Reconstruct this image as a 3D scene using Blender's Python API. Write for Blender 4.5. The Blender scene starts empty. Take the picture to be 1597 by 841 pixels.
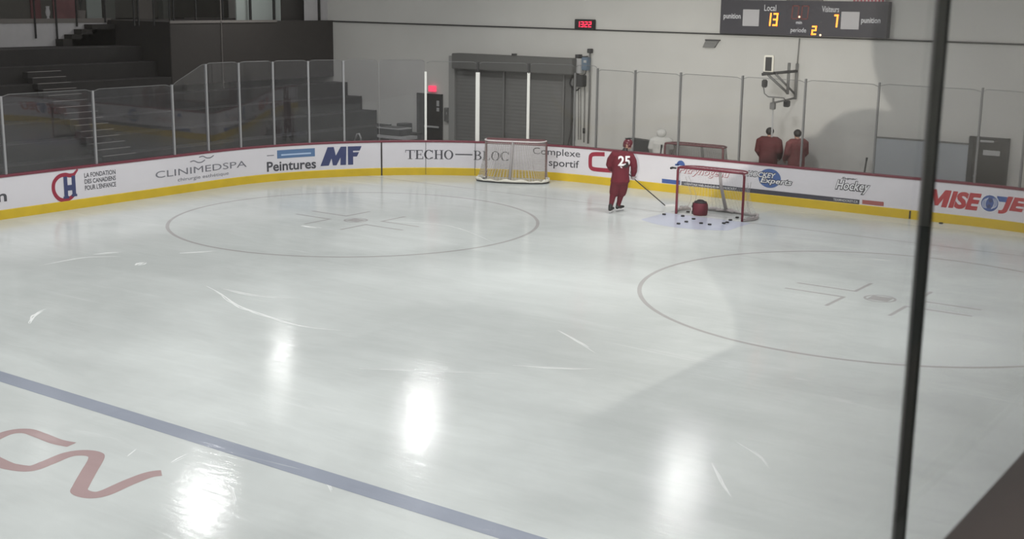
import bpy, bmesh, math, random
from mathutils import Vector, Matrix
from mathutils.bvhtree import BVHTree
random.seed(7)
PI = math.pi
SC = bpy.context.scene
COL = SC.collection

# ------------------------------------------------------------------ camera
CAM = Vector((14.5025, -29.1745, 5.5234)); YAW, PITCH, ROLL, FPX = 0.61755, 0.21322, 0.01334, 1965.3
def cam_axes():
    cy, sy, cp, sp = math.cos(YAW), math.sin(YAW), math.cos(PITCH), math.sin(PITCH)
    f = Vector((-sy*cp, cy*cp, -sp)); r = Vector((cy, sy, 0)); u = r.cross(f)
    c, s = math.cos(ROLL), math.sin(ROLL)
    return c*r + s*u, -s*r + c*u, f
_r, _u, _f = cam_axes()
cd = bpy.data.cameras.new('camera'); cam = bpy.data.objects.new('camera', cd); COL.objects.link(cam)
m = Matrix.Identity(4)
for i in range(3):
    m[i][0], m[i][1], m[i][2], m[i][3] = _r[i], _u[i], -_f[i], CAM[i]
cam.matrix_world = m
cd.sensor_fit = 'HORIZONTAL'; cd.sensor_width = 36; cd.lens = FPX/1597*36
cd.clip_start = 0.05; cd.clip_end = 300
cd.dof.use_dof = True; cd.dof.focus_distance = 34; cd.dof.aperture_fstop = 11
SC.camera = cam

# ------------------------------------------------------------------ light
w = bpy.data.worlds.new('world'); SC.world = w; w.use_nodes = True
w.node_tree.nodes['Background'].inputs[0].default_value = (1.0, 0.985, 0.97, 1)
w.node_tree.nodes['Background'].inputs[1].default_value = 0.30
SC.view_settings.view_transform = 'Standard'
try: SC.view_settings.look = 'None'
except Exception: pass
SC.view_settings.exposure = 0.0; SC.view_settings.gamma = 1.0; SC.view_settings.use_curve_mapping = False
LAMP_W = 225.0
def lamp(x, y, z=7.0, p=1.0, size=1.0):
    d = bpy.data.lights.new('rink_or_fill_lamp', 'AREA'); d.shape = 'RECTANGLE'; d.size = size; d.size_y = size; d.energy = LAMP_W*p
    d.color = (1.0, 0.99, 0.97)
    o = bpy.data.objects.new('rink_or_fill_lamp', d); COL.objects.link(o); o.location = (x, y, z)
for lx in (-8.7, 0.14, 8.9):
    for ly in (-1.18, -9.65, -18.1, -26.6, -35.0):
        lamp(lx, ly)
lamp(12.7, 2.4, p=.45); lamp(12.9, -5.6, p=.6)  # two unseen lamps added to brighten the right end of the rink
# unseen warm spot added behind the viewer; the added figure darkens the end wall
FL_HEAD, FL_AIM = Vector((14.65, -29.45, 5.54)), Vector((5.55, 5.0, 4.3))
fld = bpy.data.lights.new('added_spot', 'SPOT'); fld.energy = 34000; fld.color = (1.0, .93, .84); fld.spot_size = math.radians(38); fld.spot_blend = 1.0; fld.shadow_soft_size = .005
flo = bpy.data.objects.new('added_spot', fld); COL.objects.link(flo)
flo.location = FL_HEAD+(FL_HEAD-FL_AIM).normalized()*1.75
flo.rotation_euler = (Vector((2.6, 5, 2.6))-flo.location).to_track_quat('-Z', 'Y').to_euler()
lamp(-16.1, 0.25, p=0.40, size=0.55); lamp(-15.85, -9.2, p=0.06, size=0.42)

# ------------------------------------------------------------------ materials
def mat(name, col, rough=0.6, metal=0.0, spec=0.5, var=0.0, vscale=6.0, bump=0.0, emit=None, es=1.0):
    mt = bpy.data.materials.new(name); mt.use_nodes = True
    nt = mt.node_tree; b = nt.nodes['Principled BSDF']
    b.inputs['Base Color'].default_value = (*col, 1); b.inputs['Roughness'].default_value = rough
    b.inputs['Metallic'].default_value = metal; b.inputs['Specular IOR Level'].default_value = spec
    if emit:
        b.inputs['Emission Color'].default_value = (*emit, 1); b.inputs['Emission Strength'].default_value = es
    if var or bump:
        tc = nt.nodes.new('ShaderNodeTexCoord'); n = nt.nodes.new('ShaderNodeTexNoise')
        n.inputs['Scale'].default_value = vscale; n.inputs['Detail'].default_value = 5
        nt.links.new(tc.outputs['Object'], n.inputs['Vector'])
        if var:
            r = nt.nodes.new('ShaderNodeValToRGB')
            r.color_ramp.elements[0].position = .3; r.color_ramp.elements[1].position = .7
            r.color_ramp.elements[0].color = (*[max(0, c*(1-var)) for c in col], 1)
            r.color_ramp.elements[1].color = (*[min(1, c*(1+var)) for c in col], 1)
            nt.links.new(n.outputs['Fac'], r.inputs[0]); nt.links.new(r.outputs[0], b.inputs['Base Color'])
        if bump:
            bp = nt.nodes.new('ShaderNodeBump'); bp.inputs['Strength'].default_value = bump
            nt.links.new(n.outputs['Fac'], bp.inputs['Height']); nt.links.new(bp.outputs[0], b.inputs['Normal'])
    return mt

def glass_mat(name, tint, base=0.04, haze=0.0, hazecol=(.6, .6, .6)):
    mt = bpy.data.materials.new(name); mt.use_nodes = True; nt = mt.node_tree
    nt.nodes.remove(nt.nodes['Principled BSDF']); out = nt.nodes['Material Output']
    tr = nt.nodes.new('ShaderNodeBsdfTransparent'); tr.inputs[0].default_value = (*tint, 1)
    gl = nt.nodes.new('ShaderNodeBsdfGlossy'); gl.inputs['Roughness'].default_value = 0.01
    lw = nt.nodes.new('ShaderNodeLayerWeight'); lw.inputs[0].default_value = 0.5
    p = nt.nodes.new('ShaderNodeMath'); p.operation = 'POWER'; p.inputs[1].default_value = 5
    a = nt.nodes.new('ShaderNodeMath'); a.operation = 'MULTIPLY_ADD'; a.inputs[1].default_value = 1-base; a.inputs[2].default_value = base
    mx = nt.nodes.new('ShaderNodeMixShader')
    nt.links.new(lw.outputs['Facing'], p.inputs[0]); nt.links.new(p.outputs[0], a.inputs[0]); nt.links.new(a.outputs[0], mx.inputs[0])
    nt.links.new(tr.outputs[0], mx.inputs[1]); nt.links.new(gl.outputs[0], mx.inputs[2])
    last = mx
    if haze:
        df = nt.nodes.new('ShaderNodeBsdfDiffuse'); df.inputs[0].default_value = (*hazecol, 1)
        m2 = nt.nodes.new('ShaderNodeMixShader'); m2.inputs[0].default_value = haze
        nt.links.new(mx.outputs[0], m2.inputs[1]); nt.links.new(df.outputs[0], m2.inputs[2]); last = m2
    nt.links.new(last.outputs[0], out.inputs['Surface'])
    return mt

def net_mat(name, col, cell=0.05, cover=0.2):
    mt = bpy.data.materials.new(name); mt.use_nodes = True; nt = mt.node_tree
    b = nt.nodes['Principled BSDF']; out = nt.nodes['Material Output']
    b.inputs['Base Color'].default_value = (*col, 1); b.inputs['Roughness'].default_value = 0.8
    tr = nt.nodes.new('ShaderNodeBsdfTransparent'); mx = nt.nodes.new('ShaderNodeMixShader')
    uv = nt.nodes.new('ShaderNodeUVMap'); sep = nt.nodes.new('ShaderNodeSeparateXYZ'); nt.links.new(uv.outputs[0], sep.inputs[0])
    outs = []
    for ax in (0, 1):
        d = nt.nodes.new('ShaderNodeMath'); d.operation = 'DIVIDE'; d.inputs[1].default_value = cell
        f = nt.nodes.new('ShaderNodeMath'); f.operation = 'FRACT'
        l = nt.nodes.new('ShaderNodeMath'); l.operation = 'LESS_THAN'; l.inputs[1].default_value = cover
        nt.links.new(sep.outputs[ax], d.inputs[0]); nt.links.new(d.outputs[0], f.inputs[0]); nt.links.new(f.outputs[0], l.inputs[0]); outs.append(l)
    mm = nt.nodes.new('ShaderNodeMath'); mm.operation = 'MAXIMUM'
    nt.links.new(outs[0].outputs[0], mm.inputs[0]); nt.links.new(outs[1].outputs[0], mm.inputs[1])
    nt.links.new(mm.outputs[0], mx.inputs[0]); nt.links.new(tr.outputs[0], mx.inputs[1]); nt.links.new(b.outputs[0], mx.inputs[2])
    nt.links.new(mx.outputs[0], out.inputs['Surface'])
    return mt

FROST = ((1.0, -8.6, 3.0), (-4.3, -6.6, 2.2), (4.6, -6.6, 2.8), (9.0, -7.6, 3.0))
def ice_mat(name, col, lo=0.80, marks=True):
    """painted ice: base paint under a cloudy, scratched, glossy sheet"""
    mt = bpy.data.materials.new(name); mt.use_nodes = True; nt = mt.node_tree; b = nt.nodes['Principled BSDF']
    N, L = nt.nodes.new, nt.links.new
    geo = N('ShaderNodeNewGeometry')
    def noise(scale, stretch, rot, det=4, rough=.55, dist=0.0):
        mp = N('ShaderNodeMapping'); mp.inputs['Scale'].default_value = stretch; mp.inputs['Rotation'].default_value = (0, 0, rot)
        L(geo.outputs['Position'], mp.inputs['Vector'])
        n = N('ShaderNodeTexNoise'); n.inputs['Scale'].default_value = scale; n.inputs['Detail'].default_value = det
        n.inputs['Roughness'].default_value = rough; n.inputs['Distortion'].default_value = dist
        L(mp.outputs[0], n.inputs['Vector']); return n.outputs['Fac']
    def ramp(src, p0, p1, c0, c1):
        r = N('ShaderNodeValToRGB'); e = r.color_ramp.elements
        e[0].position, e[1].position = p0, p1; e[0].color = (c0, c0, c0, 1); e[1].color = (c1, c1, c1, 1)
        L(src, r.inputs[0]); return r.outputs[0]
    def mul(a, bb):
        mx = N('ShaderNodeMix'); mx.data_type = 'RGBA'; mx.blend_type = 'MULTIPLY'; mx.inputs[0].default_value = 1
        L(a, mx.inputs[6]); L(bb, mx.inputs[7]); return mx.outputs[2]
    # cloudy frost: worn white patches where the skating was, wetter grey ice elsewhere
    fm = ramp(noise(.16, (1, 1, 1), .3, 5, .6, .4), .42, .62, 0.0, .75)
    for px_, py_, r0 in FROST:
        wob = N('ShaderNodeMapping'); L(geo.outputs['Position'], wob.inputs['Vector'])
        nz = N('ShaderNodeTexNoise'); nz.inputs['Scale'].default_value = .45; nz.inputs['Detail'].default_value = 5; L(wob.outputs[0], nz.inputs['Vector'])
        sc_ = N('ShaderNodeVectorMath'); sc_.operation = 'MULTIPLY_ADD'; sc_.inputs[1].default_value = (5, 5, 0); sc_.inputs[2].default_value = (-2.5, -2.5, 0); L(nz.outputs['Color'], sc_.inputs[0])
        ad_ = N('ShaderNodeVectorMath'); ad_.operation = 'ADD'; L(geo.outputs['Position'], ad_.inputs[0]); L(sc_.outputs[0], ad_.inputs[1])
        ds = N('ShaderNodeVectorMath'); ds.operation = 'DISTANCE'; ds.inputs[1].default_value = (px_, py_, 0); L(ad_.outputs[0], ds.inputs[0])
        mr = N('ShaderNodeMapRange'); mr.inputs['From Min'].default_value = r0*1.35; mr.inputs['From Max'].default_value = r0*.35; L(ds.outputs['Value'], mr.inputs['Value'])
        mxx = N('ShaderNodeMath'); mxx.operation = 'MAXIMUM'; L(fm, mxx.inputs[0]); L(mr.outputs[0], mxx.inputs[1]); fm = mxx.outputs[0]
    big = ramp(fm, 0, 1, lo, 1.0)
    mid = ramp(noise(.5, (.5, 1.6, 1), .9, 6, .65, .6), .3, .7, .88, 1.0)
    fine = ramp(noise(2.2, (.25, 2.2, 1), .6, 6, .7, 1.2), .42, .72, .955, 1.0)
    rgb = N('ShaderNodeRGB'); rgb.outputs[0].default_value = (*col, 1)
    c = mul(mul(mul(rgb.outputs[0], big), mid), fine)
    # skate snow, white strokes
    sn = ramp(noise(.9, (.18, 2.4, 1), .75, 7, .7, 1.6), .60, .70, 0, .5)
    mk = ramp(noise(.22, (1, 1, 1), 0, 3), .48, .62, 0, 1)
    mm = N('ShaderNodeMath'); mm.operation = 'MULTIPLY'; L(sn, mm.inputs[0]); L(mk, mm.inputs[1])
    mx = N('ShaderNodeMix'); mx.data_type = 'RGBA'; L(mm.outputs[0], mx.inputs[0]); L(c, mx.inputs[6]); mx.inputs[7].default_value = (.9, .92, .92, 1)
    L(mx.outputs[2], b.inputs['Base Color'])
    # gloss
    rr = ramp(noise(.35, (1, 1, 1), 1.0, 4), .35, .7, .09, .19)
    L(rr, b.inputs['Roughness']); b.inputs['IOR'].default_value = 1.31; b.inputs['Specular IOR Level'].default_value = .22
    bp = N('ShaderNodeBump'); bp.inputs['Strength'].default_value = .12; bp.inputs['Distance'].default_value = .02
    L(noise(5, (.5, 2, 1), .6, 5, .6, .8), bp.inputs['Height']); L(bp.outputs[0], b.inputs['Normal'])
    return mt

M = {}
M['ice'] = ice_mat('ice', (.80, .845, .835))
M['ice_blue'] = ice_mat('ice blue paint', (.42, .46, .55))
M['ice_grey'] = ice_mat('ice faded red paint', (.585, .575, .57))
M['ice_red'] = ice_mat('ice red paint', (.56, .41, .41))
M['ice_crease'] = ice_mat('ice crease paint', (.66, .71, .86))
M['wall'] = mat('wall paint', (.54, .535, .51), .75, var=.05, vscale=.5)
M['gal_wall'] = mat('gallery wall paint', (.75, .73, .69), .8)
M['floor'] = mat('concrete floor', (.13, .13, .13), .7, var=.15, vscale=2)
M['board'] = mat('white board plastic', (.72, .70, .74), .35, var=.025, vscale=1.2)
M['yellow'] = mat('yellow kick plate', (.66, .46, .02), .4, var=.06, vscale=3)
M['redcap'] = mat('dark red cap rail', (.17, .025, .045), .45)
M['black'] = mat('black', (.012, .012, .013), .5)
M['seam'] = mat('dark seam', (.03, .025, .025), .6)
M['navy'] = mat('navy print', (.045, .058, .16), .5)
M['blue'] = mat('blue print', (.07, .14, .36), .5)
M['lblue'] = mat('steel blue print', (.10, .19, .36), .5)
M['pblue'] = mat('pale blue print', (.45, .58, .78), .5)
M['rblue'] = mat('royal blue print', (.05, .11, .34), .5)
M['red'] = mat('red print', (.48, .05, .06), .5)
M['dred'] = mat('deep red print', (.32, .02, .05), .5)
M['ink'] = mat('charcoal print', (.07, .07, .085), .5)
M['grey_ink'] = mat('grey print', (.19, .19, .22), .5)
M['dark_print'] = mat('dark strip print', (.055, .055, .075), .5)
M['brick'] = mat('brick red print', (.40, .12, .11), .5)
M['white'] = mat('white print', (.80, .80, .82), .5)
M['glass'] = glass_mat('rink glass', (.92, .92, .93), .04, .02, (.62, .62, .64))
M['end_glass'] = glass_mat('end glass', (.985, .985, .985), .012)
M['near_glass'] = glass_mat('gallery glass', (.975, .98, .98), .03)
M['alu'] = mat('brushed aluminium', (.34, .34, .35), .42, .3)
M['alu_dark'] = mat('grey aluminium', (.20, .20, .20), .45, .3)
M['post_white'] = mat('white post enamel', (.80, .80, .76), .4)
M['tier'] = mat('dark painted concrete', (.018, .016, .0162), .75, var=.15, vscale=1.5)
M['tier_edge'] = mat('tier edge', (.055, .050, .052), .7)
M['nosing'] = mat('pale stair nosing', (.27, .25, .24), .6)
M['fascia'] = mat('dark brown fascia', (.036, .031, .029), .7, var=.06, vscale=.8)
M['fascia_dark'] = mat('darker brown fascia', (.021, .018, .0165), .75, var=.08, vscale=.8)
M['gal_white'] = mat('gallery parapet', (.48, .47, .48), .7, var=.04)
M['beige'] = mat('beige trim', (.17, .155, .145), .7)
M['gal_dark'] = mat('gallery dark wall', (.08, .077, .068), .7, var=.1)
M['gal_grey'] = mat('gallery grey panel', (.12, .125, .115), .6)
M['maroon'] = mat('maroon panel', (.13, .045, .05), .7)
M['rose'] = mat('faded rose panel', (.19, .085, .09), .7, var=.2, vscale=3)
M['win'] = mat('pale window', (.32, .355, .34), .15, spec=.6)
M['door'] = mat('brown metal door', (.036, .033, .031), .5)
M['frame'] = mat('grey metal frame', (.30, .30, .29), .5)
M['roll'] = mat('grey roller door', (.16, .16, .155), .55, var=.05, vscale=2)
M['rollbox'] = mat('roller door housing', (.12, .12, .115), .6)
M['darkgrey'] = mat('dark grey metal', (.05, .05, .05), .5)
M['midgrey'] = mat('mid grey', (.17, .17, .165), .6)
M['lightgrey'] = mat('light grey', (.42, .42, .42), .5)
M['bluebox'] = mat('blue grey enclosure', (.13, .18, .24), .5)
M['score'] = mat('scoreboard face', (.050, .048, .058), .45)
M['score_txt'] = mat('scoreboard lettering', (.60, .60, .62), .5)
M['score_panel'] = mat('scoreboard panel', (.46, .45, .46), .5)
M['led'] = mat('orange digit', (.9, .3, .05), .5, emit=(1.0, .27, .03), es=2.6)
M['led_dot'] = mat('lit dot', (.9, .6, .4), .5, emit=(1.0, .62, .4), es=1.6)
M['led_dim'] = mat('unlit red digit', (.22, .05, .04), .5)
M['ledred'] = mat('red clock digit', (.9, .05, .1), .5, emit=(1.0, .02, .07), es=2.2)
M['exit'] = mat('red exit sign', (.6, .05, .1), .5, emit=(1.0, .09, .18), es=.9)
M['jersey'] = mat('red jersey cloth', (.125, .005, .017), .8, var=.15, vscale=9, bump=.15)
M['pants'] = mat('red pants cloth', (.105, .005, .015), .8, var=.12, vscale=9, bump=.15)
M['sock'] = mat('red sock knit', (.11, .005, .016), .85, var=.12, vscale=14)
M['helmet'] = mat('dark red helmet', (.10, .008, .018), .35)
M['skin'] = mat('skin', (.42, .24, .18), .6)
M['hair'] = mat('dark hair', (.02, .016, .014), .6)
M['glove'] = mat('pale grey glove', (.38, .34, .34), .6)
M['skate_white'] = mat('white skate holder', (.72, .72, .74), .4)
M['steel'] = mat('steel', (.6, .6, .62), .25, 1.0)
M['stick'] = mat('dark stick shaft', (.03, .025, .025), .4)
M['tape'] = mat('white tape', (.70, .70, .70), .7)
M['rubber'] = mat('black rubber', (.012, .012, .013), .6)
M['goalred'] = mat('red goal pipe', (.15, .012, .03), .35)
M['goalbrown'] = mat('worn red brown pipe', (.15, .06, .065), .45)
M['pipe_grey'] = mat('grey goal pipe', (.36, .34, .34), .45)
M['pad'] = mat('grey goal padding', (.40, .37, .37), .7)
M['padwhite'] = mat('white goal padding', (.78, .76, .68), .7)
M['net'] = net_mat('white netting', (.62, .62, .62), .052, .075)
M['net_grey'] = net_mat('grey netting', (.40, .38, .36), .05, .20)
M['net_top'] = net_mat('dense pale red netting', (.42, .27, .29), .05, .33)
M['lace'] = mat('white lacing', (.70, .66, .66), .7)
M['bag'] = mat('red bag fabric', (.12, .007, .02), .7, bump=.2, vscale=20)
M['bagdark'] = mat('dark bag trim', (.02, .015, .018), .6)
M['jacket'] = mat('dull red jacket', (.10, .014, .016), .8, var=.1)
M['jacket2'] = mat('faded red jacket', (.17, .042, .042), .8, var=.1)
M['whitecoat'] = mat('off white coat', (.55, .55, .53), .8, var=.03)
M['trousers'] = mat('dark trousers', (.03, .03, .035), .8)
M['darkcoat'] = mat('dark grey coat', (.03, .033, .038), .85)
M['brown'] = mat('dark brown parapet', (.075, .060, .056), .45, var=.05, vscale=4)
M['seal'] = mat('dark glazing seal', (.05, .056, .053), .9, spec=.1)
M['seal_edge'] = mat('grey seal edge', (.30, .30, .30), .9, spec=.1)
M['paleblue'] = mat('pale blue reflection panel', (.37, .395, .42), .6, var=.03)  # bluish tone of a reflection put into the panel colour

# ------------------------------------------------------------------ mesh helpers
class MB:
    def __init__(s): s.bm = bmesh.new()
    def box(s, c, d, rot=None):
        mt = Matrix.Translation(Vector(c)) @ (rot.to_4x4() if rot else Matrix.Identity(4)) @ Matrix.Diagonal((d[0], d[1], d[2], 1))
        bmesh.ops.create_cube(s.bm, size=1, matrix=mt); return s
    def lohi(s, a, b):
        return s.box([(a[i]+b[i])/2 for i in range(3)], [abs(b[i]-a[i]) for i in range(3)])
    def tube(s, pts, r, n=10, close=False):
        """tapered tube; r is a number or list"""
        pts = [Vector(p) for p in pts]; k = len(pts)
        R = r if isinstance(r, (list, tuple)) else [r]*k
        rings = []; ref = None
        for i, p in enumerate(pts):
            a = pts[i-1] if (i or close) else pts[i]; b = pts[(i+1) % k] if (i < k-1 or close) else pts[i]
            t = (b-a).normalized()
            if ref is None:
                ref = t.orthogonal().normalized()
            ref = (ref - t*ref.dot(t)).normalized(); bi = t.cross(ref)
            rings.append([s.bm.verts.new(p + (ref*math.cos(2*PI*j/n) + bi*math.sin(2*PI*j/n))*R[i]) for j in range(n)])
        for i in range(k if close else k-1):
            A, B = rings[i], rings[(i+1) % k]
            for j in range(n):
                s.bm.faces.new((A[j], A[(j+1) % n], B[(j+1) % n], B[j]))
        if not close:
            s.bm.faces.new(rings[0][::-1]); s.bm.faces.new(rings[-1])
        return s
    def limb(s, pts, radii, n=14):
        """tube with round ends"""
        pts = [Vector(p) for p in pts]; P, R = [], []
        d0 = (pts[0]-pts[1]).normalized(); d1 = (pts[-1]-pts[-2]).normalized()
        for a in (85, 60, 30):
            P.append(pts[0]+d0*radii[0]*math.sin(math.radians(a))); R.append(radii[0]*math.cos(math.radians(a)))
        P += pts; R += list(radii)
        for a in (30, 60, 85):
            P.append(pts[-1]+d1*radii[-1]*math.sin(math.radians(a))); R.append(radii[-1]*math.cos(math.radians(a)))
        return s.tube(P, R, n)
    def loft(s, rings, n=24):
        """closed loft of (centre, rx, ry) ellipses in horizontal planes"""
        L = []
        for c, rx, ry in rings:
            L.append([s.bm.verts.new((c[0]+rx*math.cos(2*PI*j/n), c[1]+ry*math.sin(2*PI*j/n), c[2])) for j in range(n)])
        for A, B in zip(L, L[1:]):
            for j in range(n): s.bm.faces.new((A[j], A[(j+1) % n], B[(j+1) % n], B[j]))
        s.bm.faces.new(L[0][::-1]); s.bm.faces.new(L[-1]); return s
    def ball(s, c, r, rot=None, u=16, v=10):
        r = r if isinstance(r, (tuple, list)) else (r, r, r)
        mt = Matrix.Translation(Vector(c)) @ (rot.to_4x4() if rot else Matrix.Identity(4)) @ Matrix.Diagonal((*r, 1))
        bmesh.ops.create_uvsphere(s.bm, u_segments=u, v_segments=v, radius=1, matrix=mt); return s
    def cyl(s, c, r, h, n=20, r2=None, rot=None):
        mt = Matrix.Translation(Vector(c)) @ (rot.to_4x4() if rot else Matrix.Identity(4))
        bmesh.ops.create_cone(s.bm, segments=n, cap_ends=True, radius1=r, radius2=r if r2 is None else r2, depth=h, matrix=mt); return s
    def poly(s, pts):
        s.bm.faces.new([s.bm.verts.new(p) for p in pts]); return s
    def grid(s, fn, nu, nv, uvscale=None):
        """surface from fn(u,v) -> point; uv in metres when uvscale=(U,V)"""
        V = [[s.bm.verts.new(fn(i/nu, j/nv)) for j in range(nv+1)] for i in range(nu+1)]
        lay = s.bm.loops.layers.uv.verify()
        for i in range(nu):
            for j in range(nv):
                f = s.bm.faces.new((V[i][j], V[i+1][j], V[i+1][j+1], V[i][j+1]))
                if uvscale:
                    for lp, (a, b) in zip(f.loops, ((i, j), (i+1, j), (i+1, j+1), (i, j+1))):
                        lp[lay].uv = (a/nu*uvscale[0], b/nv*uvscale[1])
        return s
    def bevel(s, w, seg=2):
        bmesh.ops.bevel(s.bm, geom=s.bm.edges[:], offset=w, segments=seg, affect='EDGES', clamp_overlap=True); return s
    def mesh(s, name):
        me = bpy.data.meshes.new(name); bmesh.ops.recalc_face_normals(s.bm, faces=s.bm.faces[:]); s.bm.to_mesh(me); s.bm.free(); return me
    def build(s, name, mt, parent=None, smooth=False):
        return link(name, s.mesh(name), mt, parent, smooth)

def link(name, me, mt, parent=None, smooth=False):
    o = bpy.data.objects.new(name, me); COL.objects.link(o)
    me.materials.clear(); me.materials.append(M[mt] if isinstance(mt, str) else mt)
    if smooth:
        for p in me.polygons: p.use_smooth = True
    if parent: o.parent = parent
    return o
def tag(o, label=None, cat=None, group=None, kind=None):
    if label: o['label'] = label
    if cat: o['category'] = cat
    if group: o['group'] = group
    if kind: o['kind'] = kind
    return o
def thing(name, label, cat, loc=(0, 0, 0), rz=0, group=None):
    o = bpy.data.objects.new(name, None); COL.objects.link(o); o.location = loc; o.rotation_euler = (0, 0, rz); o.empty_display_size = .1
    return tag(o, label, cat, group)
def struct(o, label=None): return tag(o, label, kind='structure')
def remeshed(me, voxel, it=2, fac=.5):
    o = bpy.data.objects.new('tmp', me); COL.objects.link(o)
    r = o.modifiers.new('r', 'REMESH'); r.mode = 'VOXEL'; r.voxel_size = voxel
    if it:
        sm = o.modifiers.new('s', 'SMOOTH'); sm.factor = fac; sm.iterations = it
    dg = bpy.context.evaluated_depsgraph_get(); out = bpy.data.meshes.new_from_object(o.evaluated_get(dg))
    bpy.data.objects.remove(o); return out

# text / flat glyph shapes as (verts2d, faces)
def text2d(body, bold=0.0, shear=0.0, space=1.0):
    cu = bpy.data.curves.new('t', 'FONT'); cu.body = body; cu.offset = bold; cu.shear = shear; cu.space_character = space; cu.resolution_u = 3
    o = bpy.data.objects.new('t', cu); COL.objects.link(o)
    dg = bpy.context.evaluated_depsgraph_get(); me = bpy.data.meshes.new_from_object(o.evaluated_get(dg))
    V = [(v.co.x, v.co.y) for v in me.vertices]; F = [tuple(p.vertices) for p in me.polygons]
    bpy.data.objects.remove(o); bpy.data.curves.remove(cu); bpy.data.meshes.remove(me)
    return V, F
def fit2d(shape, x0, x1, y0, y1):
    V, F = shape; ax, bx = min(v[0] for v in V), max(v[0] for v in V); ay, by = min(v[1] for v in V), max(v[1] for v in V)
    return [(x0+(x-ax)/(bx-ax)*(x1-x0), y0+(y-ay)/(by-ay)*(y1-y0)) for x, y in V], F
def join2d(*sh):
    V, F = [], []
    for v, f in sh:
        k = len(V); V += v; F += [tuple(i+k for i in q) for q in f]
    return V, F
def poly2d(pts): return list(pts), [tuple(range(len(pts)))]
def rect2d(x0, x1, y0, y1): return poly2d([(x0, y0), (x1, y0), (x1, y1), (x0, y1)])
def ell2d(cx, cy, rx, ry, n=40): return poly2d([(cx+rx*math.cos(2*PI*i/n), cy+ry*math.sin(2*PI*i/n)) for i in range(n)])
def ring2d(cx, cy, rx, ry, tx, ty, a0=0, a1=360, n=40):
    """elliptic ring: thickness tx sideways, ty at top and bottom"""
    V, F = [], []
    for i in range(n+1):
        a = math.radians(a0+(a1-a0)*i/n); c, s = math.cos(a), math.sin(a)
        V += [(cx+rx*c, cy+ry*s), (cx+(rx-tx)*c, cy+(ry-ty)*s)]
    for i in range(n): F.append((2*i, 2*i+2, 2*i+3, 2*i+1))
    return V, F
def stroke2d(pts, wdt, taper=None):
    """polyline of constant (or listed) width with mitred joints"""
    n = len(pts); W = wdt if isinstance(wdt, (list, tuple)) else [wdt]*n; V, F = [], []
    for i, p in enumerate(pts):
        a = Vector(pts[max(0, i-1)]); b = Vector(pts[min(n-1, i+1)]); c = Vector(p)
        t1 = (c-a).normalized() if i else (b-c).normalized(); t2 = (b-c).normalized() if i < n-1 else t1
        n1 = Vector((-t1.y, t1.x)); n2 = Vector((-t2.y, t2.x)); mm = (n1+n2)
        mm = mm.normalized() if mm.length > 1e-6 else n1
        k = W[i]/2/max(.35, mm.dot(n1)); V += [tuple(c+mm*k), tuple(c-mm*k)]
    for i in range(n-1): F.append((2*i, 2*i+2, 2*i+3, 2*i+1))
    return V, F
def smooth_path(pts, k=6, closed=False):
    """Catmull-Rom"""
    out = []; n = len(pts); P = [Vector(p) for p in pts]
    for i in range(n if closed else n-1):
        p0 = P[i-1] if (i or closed) else P[0]; p1 = P[i]; p2 = P[(i+1) % n]; p3 = P[(i+2) % n] if (i+2 < n or closed) else P[-1]
        for j in range(k):
            t = j/k
            out.append(.5*((2*p1)+(p2-p0)*t+(2*p0-5*p1+4*p2-p3)*t*t+(3*p1-p0-3*p2+p3)*t**3))
    if not closed: out.append(P[-1])
    return [tuple(v) for v in out]
def shape_mesh(name, shape, mapf, step=None, maxs=None):
    """flat shape mapped to 3D by mapf(x,y); cut every step in x so that it can bend"""
    V, F = shape; bm = bmesh.new(); vs = [bm.verts.new((x, y, 0)) for x, y in V]
    for f in F:
        try: bm.faces.new([vs[i] for i in f])
        except ValueError: pass
    bmesh.ops.triangulate(bm, faces=bm.faces[:], ngon_method='EAR_CLIP')
    if step:
        a, b = min(v[0] for v in V), max(v[0] for v in V); x = math.ceil(a/step)*step
        while x < b:
            bmesh.ops.bisect_plane(bm, geom=bm.verts[:]+bm.edges[:]+bm.faces[:], plane_co=(x, 0, 0), plane_no=(1, 0, 0)); x += step
    for v in bm.verts: v.co = mapf(v.co.x, v.co.y)
    me = bpy.data.meshes.new(name); bm.to_mesh(me); bm.free(); return me

# ------------------------------------------------------------------ the setting
E, S, R = 3.2, 13.4, 7.9           # end boards, half width, corner radius
CX, CY = -S+R, E-R
ARC = R*PI/2
def bpath(s):
    """point and inward normal on the board line at arc length s (0 = start of the far left corner)"""
    if s < 0: return Vector((-S, CY+s)), Vector((1, 0))
    if s < ARC:
        a = s/R; d = Vector((-math.cos(a), math.sin(a))); return Vector((CX, CY))+d*R, -d
    x = CX+s-ARC
    if x < -CX: return Vector((x, E)), Vector((0, -1))
    a = (x+CX)/R; d = Vector((math.sin(a), math.cos(a))); return Vector((-CX, CY))+d*R, -d
def bmap(off):
    def f(s, z):
        p, n = bpath(s); q = p+n*off; return Vector((q.x, q.y, z))
    return f
def sweep(s0, s1, prof, step=.3):
    """profile of (offset inward, z) swept along the boards"""
    mb = MB(); n = max(2, int((s1-s0)/step)); rows = []
    for i in range(n+1):
        p, nn = bpath(s0+(s1-s0)*i/n)
        rows.append([mb.bm.verts.new((p.x+nn.x*o, p.y+nn.y*o, z)) for o, z in prof])
    k = len(prof)
    for A, B in zip(rows, rows[1:]):
        for j in range(k): mb.bm.faces.new((A[j], A[(j+1) % k], B[(j+1) % k], B[j]))
    mb.bm.faces.new(rows[0]); mb.bm.faces.new(rows[-1][::-1]); return mb

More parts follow.
